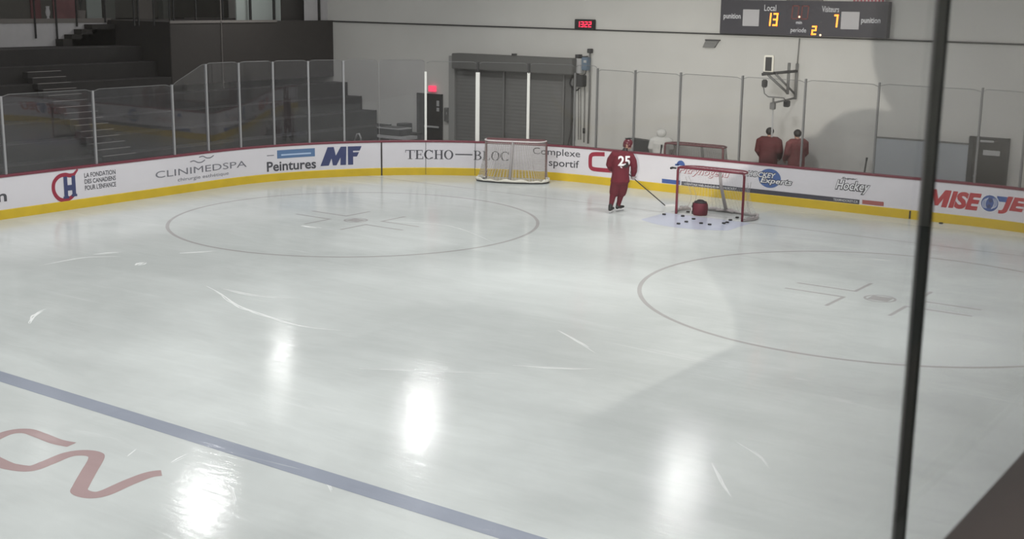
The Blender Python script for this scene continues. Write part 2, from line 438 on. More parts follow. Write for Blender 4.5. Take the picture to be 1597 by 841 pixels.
# ice sheet with painted markings
def ice_outline():
    pts = [(S, -45), (S, CY)]
    pts += [(-CX+R*math.cos(a), CY+R*math.sin(a)) for a in [PI/2*i/24 for i in range(25)]]
    pts += [(CX-R*math.sin(a), CY+R*math.cos(a)) for a in [PI/2*i/24 for i in range(25)]]
    pts += [(-S, -45)]; return pts
mb = MB(); top = ice_outline()
f = mb.bm.faces.new([mb.bm.verts.new((x, y, 0)) for x, y in top])
g = bmesh.ops.extrude_face_region(mb.bm, geom=[f])
for v in [e for e in g['geom'] if isinstance(e, bmesh.types.BMVert)]: v.co.z = -.12
ice = struct(mb.build('floor_ice', 'ice'))
flat = lambda z: (lambda x, y: Vector((x, y, z)))
def paint(name, shape, mt, z=.0012): return link(name, shape_mesh(name, shape, flat(z)), mt, ice)
BL = -18.948
paint('blue_line', rect2d(-S, S, BL-.305, BL), 'ice_blue')
paint('goal_line', rect2d(-S+.25, S-.25, -.05, 0), 'ice_grey', .0016)
for sx in (-1, 1):
    cx, cy = sx*6.706, -6.096
    paint('faceoff_circle', ring2d(cx, cy, 4.60, 4.60, .085, .085, n=160), 'ice_grey')
    paint('faceoff_dot', join2d(ring2d(cx, cy, .305, .305, .05, .05), rect2d(cx-.2, cx+.2, cy-.18, cy+.18)), 'ice_grey')
    for qx in (-1, 1):
        for qy in (-1, 1):
            x0, y0 = cx+qx*.6, cy+qy*.3
            paint('faceoff_mark', stroke2d([(x0+qx*1.2, y0), (x0, y0), (x0, y0+qy*.9)], .075), 'ice_grey')
# crease, goal line side flat, front rounded
cr = [(-1.22, 0), (-1.22, -1.0)]+[(1.83*math.sin(a), -1.83*math.cos(a)) for a in [math.radians(-42+84*i/24) for i in range(25)]]+[(1.22, -1.0), (1.22, 0)]
cr = [(x, min(y, 0)) for x, y in cr]
paint('goal_crease', poly2d(cr), 'ice_crease', .0010)
# the two joined letters beside the blue line (one continuous worm of paint)
def icepx(pts):
    out = []
    for u, v in pts:
        d = _r*((u-798.5)/FPX)+_u*((420.5-v)/FPX)+_f; t = -CAM.z/d.z; q = CAM+d*t; out.append((q.x, q.y))
    return out
a1 = [(-120, 735), (-60, 707), (-20, 690), (12, 675.5), (40, 672.5), (62, 679), (88, 689), (112, 694)]
a2 = [(-130, 668), (-60, 692), (0, 722), (22, 729), (48, 731), (72, 723), (104, 710), (128, 706.5), (147, 709), (150, 716), (138, 737), (127, 757), (124, 767), (142, 772.5), (164, 769), (200, 753), (232, 741), (252, 738)]
for a, wd in ((a1, .17), (a2, .19)):
    paint('painted_letter', stroke2d(smooth_path(icepx(a), 5), wd), 'ice_red')
# bright scrapes left by skates
scr = [([(322, 446), (345, 458), (372, 476), (410, 490), (470, 508), (540, 516)], 2.6), ([(345, 450), (400, 461), (470, 465)], 2.2),
       ([(145, 397), (190, 393)], 2.2), ([(60, 415), (130, 402), (190, 400)], 1.6), ([(48, 505), (58, 492), (74, 482)], 3.2), ([(560, 575), (660, 578), (790, 583)], 1.6),
       ([(800, 570), (880, 575), (930, 575)], 2.0), ([(870, 515), (905, 535), (930, 551)], 1.6), ([(280, 395), (340, 391)], 1.8), ([(470, 352), (500, 356)], 2),
       ([(215, 414), (228, 409)], 3.4), ([(1110, 722), (1126, 755), (1140, 776)], 1.4), ([(1150, 690), (1185, 712), (1200, 730)], 1.0), ([(200, 712), (215, 700)], 1.2), ([(268, 722), (295, 708)], 1.5),
       ([(345, 745), (362, 768), (366, 790)], 1.4), ([(505, 745), (518, 768)], 1.2), ([(600, 345), (700, 352), (770, 378)], 1.2)]
M['scrape'] = mat('skate snow', (.88, .905, .90), .5)
for pts, wpx in scr:
    q = smooth_path(icepx(pts), 5); n = len(q)
    d = (Vector((q[n//2][0], q[n//2][1], 0))-CAM).length
    ww = [wpx*d/FPX*2.2*(.25+.75*math.sin(PI*(i+.5)/n)) for i in range(n)]
    wisps = []
    for kk in range(5):
        off = (random.random()-.5)*2.2; a0 = random.random()*.35*(kk > 0); b0 = 1-random.random()*.35*(kk > 0)
        i0, i1 = int(a0*(n-1)), max(int(a0*(n-1))+3, int(b0*(n-1))+1); seg = []
        for i in range(i0, min(i1, n)):
            t_ = Vector(q[min(n-1, i+1)])-Vector(q[max(0, i-1)]); nn = Vector((-t_.y, t_.x)).normalized()
            p_ = Vector(q[i])+nn*off*ww[i]*(1+.25*math.sin(i*1.7+kk)); seg.append((p_.x, p_.y))
        if len(seg) > 2:
            m_ = len(seg); wisps.append(stroke2d(seg, [ww[n//2]*.30*(.1+math.sin(PI*(i+.5)/m_)) for i in range(m_)]))
    for kk, wi in enumerate(wisps): paint('skate_scrape', wi, 'scrape', .0007+.0001*kk)

# concrete around the ice, end wall, gallery
mb = MB(); mb.lohi((-27, E+.13, -.2), (18, 5.0, .1)).lohi((-27, -45, -.2), (-S-.16, E+.13, .1))
# fill behind the curved corner
pts = [(-S-.16, CY)]+[(CX-(R+.16)*math.cos(a), CY+(R+.16)*math.sin(a)) for a in [PI/2*i/16 for i in range(17)]]+[(-S-.16, E+.13)]
mb.poly([(x, y, .0995) for x, y in pts])
struct(mb.build('floor', 'floor'))
WY = 5.0
struct(MB().lohi((-26, WY, 0), (18, WY+.3, 9.5)).build('wall_back', 'wall'))
struct(MB().lohi((-26.3, -45, 0), (-26, WY, 9.5)).build('wall_left', 'gal_dark'))

# ------------------------------------------------------------------ grandstand
ROW, RISE = .7, .4648
def rowx(k): return -14.4-ROW*k            # front edge of row k
def rowz(k): return .548+RISE*k
Y0, Y1 = -20.0, 4.97
gs = thing('grandstand', 'dark stepped concrete grandstand behind the far glass', 'grandstand', (-17, -8, .1))
def lk(o): o.matrix_parent_inverse = Matrix.Translation(o.parent.location).inverted(); return o
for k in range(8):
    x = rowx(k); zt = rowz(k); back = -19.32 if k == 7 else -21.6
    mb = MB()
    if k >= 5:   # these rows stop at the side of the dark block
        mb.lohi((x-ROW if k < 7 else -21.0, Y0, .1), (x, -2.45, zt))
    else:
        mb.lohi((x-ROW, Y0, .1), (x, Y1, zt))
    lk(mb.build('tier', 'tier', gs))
    y1 = -2.45 if k >= 5 else Y1
    lk(MB().lohi((x-.03, Y0, zt), (x+.006, y1, zt+.012)).build('tier_edge', 'tier_edge', gs))
st = gs
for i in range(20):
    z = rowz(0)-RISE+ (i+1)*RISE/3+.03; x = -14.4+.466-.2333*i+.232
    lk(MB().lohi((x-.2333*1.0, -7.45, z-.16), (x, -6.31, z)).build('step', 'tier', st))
    lk(MB().lohi((x-.05, -7.42, z), (x+.008, -6.33, z+.012)).build('nosing', 'nosing', st))

# dark block (gallery end) and upper gallery
struct(MB().lohi((-22, -2.42, 2.6), (-17.89, WY-.01, 4.60)).build('wall_block', 'fascia'))
struct(MB().lohi((-22, -2.44, 2.6), (-17.9, -2.42, 4.60)).build('trim_1', 'fascia_dark'))
struct(MB().lohi((-25.8, -20, 3.3), (-21.02, -2.44, 4.60)).build('wall_parapet', 'gal_white'))
struct(MB().lohi((-21.02, -20, 4.52), (-20.99, -2.3, 4.66)).build('trim_2', 'beige'))
struct(MB().lohi((-17.885, -2.44, 4.56), (-17.86, 2.2, 4.64)).build('trim_3', 'beige'))
# short stair up to the gallery beside the block
t = thing('gallery_stairs', 'short dark stairs climbing beside the dark block to the gallery', 'stairs', (-20.9, -3.6, 3.8))
for i, (y, z) in enumerate(((-4.45, 4.02), (-4.12, 4.16), (-3.75, 4.32), (-3.35, 4.47))):
    lk(MB().lohi((-21.0, y, 3.75), (-20.6, -2.46, z)).build('step', 'fascia_dark', t))
# gallery back wall with doors, panels and windows
struct(MB().lohi((-23.6, -20, 4.6), (-23.4, WY, 8)).build('wall_gallery', 'gal_dark'))
def gpx(u, x=-23.39):
    d = _r*((u-798.5)/FPX)+_u*((420.5-10)/FPX)+_f; q = CAM+d*((x-CAM.x)/d.x); return q.y
def gpanel(name, u0, u1, mt, x=-23.39, z0=4.55, z1=7.2, th=.05):
    mb = MB().lohi((x, gpx(u0, x), z0), (x+th, gpx(u1, x), z1)); return mb.build(name, mt)
tag(gpanel('wall_panel', 47, 62, 'maroon'), 'dark maroon panel on the gallery wall above the white parapet', 'panel', 'gallery wall panels')
tag(gpanel('wall_panel', 82, 119, 'rose'), 'faded rose panel on the gallery wall near the stair top', 'panel', 'gallery wall panels')
struct(gpanel('window_1', 134, 157, 'win')); struct(gpanel('trim_4', 160, 178, 'gal_grey')); struct(gpanel('trim_5', 214, 236, 'beige'))
struct(gpanel('trim_6', 246, 256, 'gal_grey', z0=4.5, th=.3))
struct(gpanel('window_2', 367, 387, 'win', -18.5)); struct(gpanel('window_3', 391, 424, 'win', -18.5)); struct(gpanel('window_4', 428, 436, 'win', -18.5))
struct(gpanel('door_3', 437, 474, 'door', -18.5)); struct(gpanel('window_5', 474, 495, 'gal_white', -18.2)); struct(gpanel('window_6', 498, 514, 'gal_white', -18.2))
for k, u in enumerate((389, 426, 496.5, 516)):
    struct(gpanel('trim_%d' % (7+k), u-1.2, u+1.2, 'black', -18.15, th=.06))
v = thing('white_urn', 'white vase on the gallery parapet between the maroon and rose panels', 'vase', (-21.25, gpx(74, -21.25), 4.6))
MB().loft([((0, 0, .0), .06, .06), ((0, 0, .06), .05, .05), ((0, 0, .10), .03, .03), ((0, 0, .16), .06, .06), ((0, 0, .26), .075, .075), ((0, 0, .36), .05, .05), ((0, 0, .42), .055, .055)]).build('body', 'score_panel', v, True)
MB().loft([((0, 0, .42), .06, .06), ((0, 0, .44), .06, .06)]).build('rim', 'gal_white', v, True)
pl = thing('potted_plant', 'thin leaved plant standing in the gallery at the head of the stairs', 'plant', (-21.6, gpx(126, -21.6), 4.6))
mb = MB()
for i in range(9):
    a = 2*PI*i/9; q = smooth_path([(0, 0, .3), (.08*math.cos(a), .08*math.sin(a), .7), (.33*math.cos(a), .33*math.sin(a), 1.1+.08*(i % 3))], 5)
    mb.tube(q, [.014*(1-.8*j/len(q)) for j in range(len(q))], 6)
mb.build('leaves', 'darkgrey', pl); MB().cyl((0, 0, .15), .11, .3, 18, .15).build('pot', 'beige', pl)
# railing posts along the gallery edge
rl = thing('gallery_railing', 'black posts of the upper gallery railing', 'railing', (-20.95, -5, 4.0))
for u, zb in ((53, 4.05), (86.5, 3.95), (118.5, 4.4), (163, 4.52)):
    y = gpx(u, -20.97); lk(MB().lohi((-20.99, y-.022, zb), (-20.95, y+.022, 6.2)).build('post', 'black', rl))
for u in (208, 215, 239, 264, 270, 305, 347):
    y = gpx(u, -17.95)+.0; lk(MB().lohi((-17.97, y-.02, 4.5), (-17.93, y+.02, 6.2)).build('post', 'black', rl))
lk(MB().lohi((-20.99, -9, 6.18), (-20.95, -2.4, 6.24)).lohi((-17.97, -2.4, 6.18), (-17.93, WY-.05, 6.24)).lohi((-20.99, -2.42, 6.18), (-17.93, -2.38, 6.24)).build('handrail', 'black', rl))
d_ = thing('hanging_rod', 'thin pale rod running down the front of the dark block', 'rod', (-17.86, gpx(344, -17.86), 2.45))
MB().tube([(0, 0, 0), (0, 0, 3.6)], .014, 8).build('tube', 'beige', d_); MB().cyl((0, 0, 2.15), .03, .05).build('clip', 'beige', d_); MB().cyl((0, 0, .0), .022, .05).build('end_cap', 'beige', d_)

# ------------------------------------------------------------------ dasher boards
SB0, SB1 = -22.0, 31.5
db = thing('dasher_boards', 'white rink boards with yellow kick plate and dark red top rail', 'boards')
sweep(SB0, SB1, [(0, .235), (0, 1.035), (-.12, 1.035), (-.12, .235)]).build('facing', 'board', db)
sweep(SB0, SB1, [(.012, 0), (.012, .225), (.0, .24), (-.12, .24), (-.12, 0)]).build('kick_plate', 'yellow', db)
sweep(SB0, SB1, [(.018, 1.035), (.018, 1.075), (.005, 1.09), (-.14, 1.09), (-.14, 1.035)]).build('cap_rail', 'redcap', db)
def seam(s, z0, z1, wd):
    p, n = bpath(s); t = Vector((-n.y, n.x)); rot = Matrix(((t.x, n.x, 0), (t.y, n.y, 0), (0, 0, 1)))
    MB().box((p.x+n.x*.010, p.y+n.y*.010, (z0+z1)/2), (wd, .012, z1-z0), rot).build('panel_seam', 'seam', db)
seam(5.526, 0, 1.05, .045); seam(22.095, 0.01, .225, .045)
seam(6.911, .02, 1.03, .012); seam(8.465, .02, 1.03, .012)
LV = [.006]
def ad(name, shape, mt, parent=None, lv=0):
    return link(name, shape_mesh(name, shape, bmap(.005+.0025*lv), .12), mt, parent or db)
def adtext(body, s0, s1, z0, z1, mt, bold=0.0, shear=0.0, parent=None, lv=0, name='lettering', space=1.0):
    return ad(name, fit2d(text2d(body, bold, shear, space), s0, s1, z0, z1), mt, parent, lv)

# ...m
adtext('m', -7.12, -6.70, .44, .64, 'ink', .02)
# red C with dark H and three lines of text
Cc = smooth_path([(-4.63, 1.02), (-4.70, .95), (-4.76, .90), (-4.88, .885), (-5.02, .92), (-5.20, .89), (-5.34, .77), (-5.38, .60), (-5.33, .43), (-5.20, .30), (-5.02, .265), (-4.86, .32), (-4.74, .40)], 6)
n_ = len(Cc)
emb = ad('club_emblem', stroke2d(Cc, [.035+.075*math.sin(PI*min(1, .06+1.0*i/n_)) if i < n_*.2 else (.10 if i < n_*.9 else .10-.06*(i-n_*.9)/(n_*.1)) for i in range(n_)]), 'dred')
H = join2d(rect2d(-5.07, -4.96, .36, .87), rect2d(-4.83, -4.72, .39, .87), rect2d(-4.96, -4.83, .50, .64), rect2d(-5.10, -4.93, .30, .36), rect2d(-4.86, -4.69, .33, .39))
ad('letter', H, 'navy', emb, 1)
adtext('LA FONDATION', -4.44, -3.47, .775, .90, 'ink', .012)
adtext('DES CANADIENS', -4.44, -3.47, .615, .735, 'ink', .014)
adtext("POUR L'ENFANCE", -4.44, -3.47, .445, .575, 'ink', .014)
# clinic
adtext('CLINIMEDSPA', -2.16, 1.115, .515, .70, 'grey_ink', 0)
adtext('chirurgie esthétique', -1.40, .46, .315, .44, 'grey_ink', 0.0)
for s0, z0 in ((-.94, .83), (-.61, .93)):
    ad('wave_mark', stroke2d(smooth_path([(s0, z0+.02), (s0+.14, z0+.04), (s0+.28, z0-.02), (s0+.42, z0-.025), (s0+.55, z0+.03)], 5), [.01]+[.03]*19+[.01]), 'grey_ink')
# paint shop
bn = ad('name_strip', rect2d(2.165, 3.41, .675, .925), 'lblue')
ad('pale_line', rect2d(2.30, 3.28, .755, .80), 'pblue', bn, 1)
ad('name_dash', rect2d(1.82, 2.06, .775, .80), 'grey_ink')
pe = adtext('Peintures', 1.81, 3.44, .30, .60, 'ink', .022)
mfx = lambda x: 3.58+x
MF = [[(0, 0), (.24, .57), (.44, .57), (.50, .30), (.66, .57), (.84, .57), (.82, 0), (.64, 0), (.65, .24), (.52, 0), (.40, 0), (.36, .22), (.27, 0)],
      [(.885, 0), (.885, .57), (1.32, .57), (1.26, .43), (1.05, .43), (1.05, .385), (1.24, .385), (1.17, .25), (1.05, .25), (1.05, 0)]]
ad('paint_logo', join2d(*[poly2d([(3.58+x, .365+z) for x, z in q]) for q in MF]), 'navy')
# serif name
def serif_word():
    out = []
    def add(*sh): out.append(join2d(*sh))
    def T(x, w_, h, y): add(rect2d(x, x+w_, y+h*.93, y+h), rect2d(x, x+w_*.05, y+h*.72, y+h), rect2d(x+w_*.95, x+w_, y+h*.72, y+h), rect2d(x+w_*.42, x+w_*.60, y, y+h), rect2d(x+w_*.28, x+w_*.74, y, y+h*.05))
    def Eg(x, w_, h, y): add(rect2d(x+w_*.12, x+w_*.34, y, y+h), rect2d(x, x+w_*.95, y, y+h*.07), rect2d(x, x+w_*.9, y+h*.93, y+h), rect2d(x+w_*.3, x+w_*.72, y+h*.47, y+h*.54), rect2d(x+w_*.85, x+w_*.92, y+h*.74, y+h), rect2d(x+w_*.9, x+w_*.98, y, y+h*.28), rect2d(x+w_*.66, x+w_*.73, y+h*.38, y+h*.64))
    def Cg(x, w_, h, y): add(ring2d(x+w_*.52, y+h*.5, w_*.52, h*.52, w_*.22, h*.07, 42, 318), rect2d(x+w_*.86, x+w_*.94, y+h*.66, y+h*.98), rect2d(x+w_*.88, x+w_*.95, y+h*.06, y+h*.24))
    def Hg(x, w_, h, y): add(rect2d(x+w_*.12, x+w_*.30, y, y+h), rect2d(x+w_*.70, x+w_*.88, y, y+h), rect2d(x+w_*.3, x+w_*.7, y+h*.48, y+h*.54), *[rect2d(x+w_*a, x+w_*b, y+h*c, y+h*d) for a, b in ((0, .42), (.58, 1)) for c, d in ((0, .05), (.95, 1))])
    def Og(x, w_, h, y): add(ring2d(x+w_*.5, y+h*.5, w_*.5, h*.52, w_*.2, h*.07))
    def Bg(x, w_, h, y): add(rect2d(x+w_*.12, x+w_*.32, y, y+h), rect2d(x, x+w_*.5, y, y+h*.06), rect2d(x, x+w_*.5, y+h*.94, y+h), rect2d(x+w_*.3, x+w_*.5, y+h*.49, y+h*.55), ring2d(x+w_*.48, y+h*.75, w_*.40, h*.25, w_*.18, h*.06, -90, 90), ring2d(x+w_*.50, y+h*.27, w_*.48, h*.27, w_*.2, h*.06, -90, 90))
    def Lg(x, w_, h, y): add(rect2d(x+w_*.15, x+w_*.38, y, y+h), rect2d(x, x+w_*.95, y, y+h*.07), rect2d(x, x+w_*.55, y+h*.95, y+h), rect2d(x+w_*.88, x+w_*.96, y, y+h*.3))
    y, h = .505, .285
    T(6.27, .30, h, y); Eg(6.585, .25, h, y); Cg(6.86, .29, h, y); Hg(7.17, .30, h, y); Og(7.485, .29, h, y)
    out.append(rect2d(7.84, 8.38, .645, .68))
    Bg(8.42, .255, h, y); Lg(8.70, .24, h, y); Og(8.97, .28, h, y); Cg(9.27, .29, h, y)
    return join2d(*out)
ad('serif_lettering', serif_word(), 'ink')
# sports complex
adtext('Complexe', 10.32, 11.92, .70, .975, 'ink', .004)
adtext('sportif', 10.86, 11.89, .36, .655, 'ink', .008)
ad('bracket_logo', stroke2d(smooth_path([(12.78, .93), (12.42, .905), (12.31, .86), (12.28, .78), (12.28, .58), (12.31, .49), (12.42, .45), (12.75, .45), (13.1, .46)], 5), .125), 'dred')
# hockey store strip
ad('blue_block', rect2d(14.76, 15.36, .255, .375), 'rblue')
ad('blue_dome', join2d(poly2d([(15.22+.135+.135*math.cos(a), .82+.14*math.sin(a)) for a in [PI*i/20 for i in range(21)]]), rect2d(15.17, 15.30, .80, .85)), 'rblue')
strip = ad('dark_strip', rect2d(15.40, 20.72, .245, .365), 'dark_print')
adtext('CENTRE MÉLANGEUR', 15.50, 16.62, .275, .335, 'white', .006, parent=strip, lv=1)
adtext('HOCKEY', 16.75, 17.15, .275, .335, 'white', .006, parent=strip, lv=1)
adtext('TEAMHOCKEY.CA', 20.0, 20.68, .272, .338, 'white', .008, parent=strip, lv=1)
ad('red_block', rect2d(20.80, 21.38, .265, .375), 'brick')
ol = adtext('Pitrynogeau', 15.30, 16.92, .53, .80, 'dred', .034, .35); adtext('Pitrynogeau', 15.30, 16.90, .545, .80, 'white', .004, .35, parent=ol, lv=1)
gl = ad('globe_logo', ell2d(18.13, .70, .33, .265), 'blue')
o1 = adtext('HOCKEY', 17.44, 18.33, .69, .87, 'ink', .085, .25, gl, 1); adtext('HOCKEY', 17.46, 18.31, .71, .85, 'white', .02, .25, gl, 2)
adtext('Experts', 17.84, 18.81, .50, .73, 'ink', .08, .25, gl, 1); adtext('Experts', 17.86, 18.79, .52, .71, 'white', .015, .25, gl, 2)
hk = adtext('Hockey', 20.02, 21.0, .50, .86, 'ink', .075, .3); adtext('Hockey', 20.04, 20.98, .525, .845, 'white', .012, .3, hk, 1)
adtext('Super', 20.18, 20.63, .865, .935, 'ink', .02, .3)
# big red words at the right
MI = [(0, 0), (0, .445), (.16, .445), (.27, .20), (.38, .445), (.54, .445), (.54, 0), (.40, 0), (.40, .23), (.31, .03), (.23, .03), (.14, .23), (.14, 0)]
ad('lettering', poly2d([(22.47+x+.22*z, .40+z) for x, z in MI]), 'red')
adtext('ISE', 23.05, 23.86, .40, .845, 'red', .05, .22)
cl = ad('round_logo', ell2d(24.075, .625, .225, .215), 'rblue'); ad('ring', ring2d(24.075, .625, .235, .225, .02, .02), 'white', cl, 1)
ad('swirl', join2d(*[stroke2d(smooth_path([(24.075+sg*(.05+q*.35), .625+sg*.13), (24.075+sg*(.09+q*.35), .625+sg*.05), (24.075+sg*(.08+q*.35), .625-sg*.05), (24.075+sg*(.03+q*.3), .625-sg*(.15-q*.2))], 4), .012) for sg in (1, -1) for q in (.05, .14, .24)]), 'white', cl, 1)
ad('pupil', join2d(ell2d(24.09, .70, .05, .05), ell2d(24.06, .55, .05, .05)), 'navy', cl, 1)
ad('blue_stub', rect2d(24.24, 24.50, .70, .83), 'rblue')
adtext('JEU', 24.30, 25.45, .40, .85, 'red', .05, .22)

# ------------------------------------------------------------------ glass above the boards
def glass_run(scr, svals, ztop, pmat, first_post=True, cut=None, pr=.028):
    for i, s in enumerate(svals):
        p, n = bpath(s); q = p-n*.07
        zt = ztop[i] if isinstance(ztop, list) else ztop
        t = Vector((-n.y, n.x)); rot = Matrix(((t.x, n.x, 0), (t.y, n.y, 0), (0, 0, 1)))
        MB().box((q.x, q.y, (1.09+zt)/2), (pr*2, .06, zt-1.09), rot).build('post', pmat, scr)
def pane(scr, s0, s1, z0a, z0b, gap=.03, gm='glass'):
    """pane between s0 and s1 with top heights z0a, z0b and softly rounded upper corners"""
    N = 14; mb = MB(); prof = []
    for i in range(N+1):
        f = i/N; s = s0+gap+(s1-s0-2*gap)*f; zt = z0a+(z0b-z0a)*f
        e = min(f, 1-f)*(s1-s0); zt -= .05*max(0, 1-e/.12)**2
        prof.append((s, zt))
    L = []
    for off in (-.064, -.076):
        fm = bmap(off); L.append(([mb.bm.verts.new(fm(s, 1.095)) for s, z in prof], [mb.bm.verts.new(fm(s, z)) for s, z in prof]))
    (a, b), (c, d) = L
    for i in range(N):
        for quad in ((a[i], a[i+1], b[i+1], b[i]), (c[i], d[i], d[i+1], c[i+1]), (b[i], b[i+1], d[i+1], d[i]), (a[i], c[i], c[i+1], a[i+1])):
            mb.bm.faces.new(quad)
    mb.bm.faces.new((a[0], b[0], d[0], c[0])); mb.bm.faces.new((a[N], c[N], d[N], b[N]))
    o = mb.build('pane', gm, scr)
    MB().tube([tuple(bmap(-.07)(s, z+.004)) for s, z in prof], .0075, 6).build('edge', 'alu_dark', o)
g1 = thing('glass_screen', 'lower clear glass screen on grey posts in front of the grandstand', 'glass screen')
sv = [-21.6, -19.1, -16.65, -14.2, -11.65, -9.1, -6.63, -3.995, -1.411]
glass_run(g1, sv[:-1], 3.0, 'alu')
for a, b in zip(sv, sv[1:]): pane(g1, a, b, 3.03, 3.03)
pane(g1, -1.411, -.186, 3.03, 3.58)
glass_run(g1, [-1.411], 3.03, 'alu')
g2 = thing('glass_screen', 'taller clear glass screen on grey posts around the corner beside the grandstand', 'glass screen')
sv = [-.186, .982, 2.128, 3.269, 4.378, 5.469, 6.912]
glass_run(g2, sv[:-2], 3.55, 'alu')
glass_run(g2, sv[-2:-1], 3.5, 'alu', pr=.006)
for a, b in zip(sv, sv[1:]): pane(g2, a, b, 3.57, 3.57)
g3 = thing('glass_screen', 'glass screen on white corner posts in front of the roller door', 'glass screen')
for s, zt, r_ in ((6.912, 3.22, .035), (8.522, 3.22, .062), (10.127, 3.25, .04)):
    glass_run(g3, [s], zt, 'post_white', pr=r_)
glass_run(g3, [11.648], 3.3, 'alu_dark', pr=.02)
sv = [6.912, 8.522, 10.127, 11.648, 12.408]
for a, b in zip(sv, sv[1:]): pane(g3, a, b, 3.53, 3.53, gm='end_glass')
for s in (8.522, 10.127):
    p, n = bpath(s); MB().box((p.x-n.x*.07, p.y-n.y*.07, 3.38), (.06, .06, .30)).build('post_cap', 'darkgrey', g3)
g4 = thing('glass_screen', 'long glass screen on thin dark posts along the end boards', 'glass screen')
sv = [12.408, 13.703, 15.201, 17.129, 18.982, 21.007, 23.624, 24.743, 26.0, 27.3]
glass_run(g4, sv, 3.47, 'alu_dark', pr=.022)
for a, b in zip(sv, sv[1:]): pane(g4, a, b, 3.43, 3.41, gm='end_glass')

# ------------------------------------------------------------------ end wall fittings
def wpt(u, v, y=WY):
    d = _r*((u-798.5)/FPX)+_u*((420.5-v)/FPX)+_f; return CAM+d*((y-CAM.y)/d.y)
def wbox(mb, u0, v0, u1, v1, y0, y1):
    """box on the wall between two image corners read on plane y0 (front)"""
    a, b = wpt(u0, v0, y0), wpt(u1, v1, y0); return mb.lohi((a.x, y0, a.z), (b.x, y1, b.z))
def wline(pts, y): return [tuple(wpt(u, v, y)) for u, v in pts]
# long pipe
o = tag(MB().tube([(-17.85, 4.95, 4.575), (0, 4.95, 4.525), (10, 4.95, 4.49)], .022, 8).build('wall_pipe', 'darkgrey', smooth=True), 'long thin dark pipe running level across the grey wall', 'pipe')
# clock
yk = WY-.12
c = thing('wall_clock', 'small black wall clock with red lit digits', 'clock', tuple(wpt(911, 38, yk)))
mb = MB(); a, b = wpt(896.5, 30, yk), wpt(926.5, 46.5, yk)
W_, H_ = b.x-a.x, a.z-b.z
MB().box((0, .06, 0), (W_, .12, H_)).bevel(.012).build('case', 'black', c)
def wall_text(body, cx, cz, w_, h_, y, mt, parent, bold=0.0, name='lettering'):
    sh = fit2d(text2d(body, bold), cx-w_/2, cx+w_/2, cz-h_/2, cz+h_/2)
    return link(name, shape_mesh(name, sh, lambda x, z: Vector((x, y, z))), mt, parent)
SEG = {'0': 'abcdef', '1': 'bc', '2': 'abged', '3': 'abgcd', '7': 'abc', '5': 'afgcd', '6': 'afgedc'}
def seg_digit(ch, x, z, w_, h_, t):
    q = {'a': rect2d(x, x+w_, z+h_-t, z+h_), 'd': rect2d(x, x+w_, z, z+t), 'g': rect2d(x, x+w_, z+h_/2-t/2, z+h_/2+t/2),
         'f': rect2d(x, x+t, z+h_/2, z+h_), 'e': rect2d(x, x+t, z, z+h_/2), 'b': rect2d(x+w_-t, x+w_, z+h_/2, z+h_), 'c': rect2d(x+w_-t, x+w_, z, z+h_/2)}
    return join2d(*[q[k] for k in SEG[ch]])
def digits(txt, x0, x1, z0, z1, t, y, mt, parent, slant=.0):
    n = len(txt); pitch = (x1-x0)/n; out = []
    for i, ch in enumerate(txt):
        dw = pitch*.74
        out.append(seg_digit(ch, x0+i*pitch+(0 if ch != '1' else 0), z0, dw, z1-z0, t))
    V, F = join2d(*out)
    me = shape_mesh('digits', (V, F), lambda x, z: Vector((x+slant*(z-z0), y, z))); return link('digits', me, mt, parent)
digits('1322', -W_*.37, W_*.42, -H_*.28, H_*.28, .026, -.004, 'ledred', c)
# scoreboard
ys = WY-.28
sbq = lambda X, Y: wpt(1110+X/5.507, Y/5.507, ys)
p0 = sbq(80, 140)
tl, tr, bl, br = sbq(80, -6), sbq(1515, 38), sbq(65, 282), sbq(1497, 336)
sb = thing('scoreboard', 'large dark scoreboard with lit orange numbers high on the end wall', 'scoreboard', ((tl.x+br.x)/2, ys, (tl.z+br.z)/2))
OX, OZ = sb.location.x, sb.location.z
xl, xr, zt, zb = bl.x-OX, br.x-OX, max(tl.z, tr.z)-OZ-.01, (bl.z+br.z)/2-OZ
MB().lohi((xl, .01, zb), (xr, .27, zt)).bevel(.01).build('case', 'score', sb)
def sloc(X, Y): q = sbq(X, Y); return q.x-OX, q.z-OZ
def stext(body, X0, Y0, X1, Y1, mt, bold=.0):
    (xa, za), (xb, zb_) = sloc(X0, Y1), sloc(X1, Y0)
    zc = (za+zb_)/2; return wall_text(body, (xa+xb)/2, zc, xb-xa, abs(zb_-za), .004, mt, sb, bold)
stext('punition', 100, 118, 250, 172, 'score_txt', .02); stext('Local', 450, 42, 555, 94, 'score_txt', .01); stext('periode', 675, 240, 812, 288, 'score_txt', .01)
stext('Visiteurs', 945, 54, 1095, 104, 'score_txt', .01); stext('punition', 1280, 154, 1450, 212, 'score_txt', .02); stext('min', 722, 180, 775, 206, 'score_txt', .02)
for X0, Y0, X1, Y1 in ((270, 80, 402, 226), (1115, 100, 1260, 254)):
    (xa, za), (xb, zb_) = sloc(X0, Y0), sloc(X1, Y1)
    MB().lohi((xa, 0, za), (xb, .02, zb_)).build('white_panel', 'score_panel', sb)
def sdig(txt, X0, Y0, X1, Y1, t, mt, sl=.06):
    (xa, za), (xb, zb_) = sloc(X0, Y1), sloc(X1, Y0); digits(txt, xa, xb+(xb-xa)*.12, za, zb_, t, .004, mt, sb, sl)
sdig('13', 462, 112, 570, 222, .05, 'led'); sdig('7', 1040, 125, 1092, 235, .05, 'led'); sdig('2', 852, 222, 908, 300, .045, 'led')
sdig('00', 680, 48, 835, 165, .028, 'led_dim')
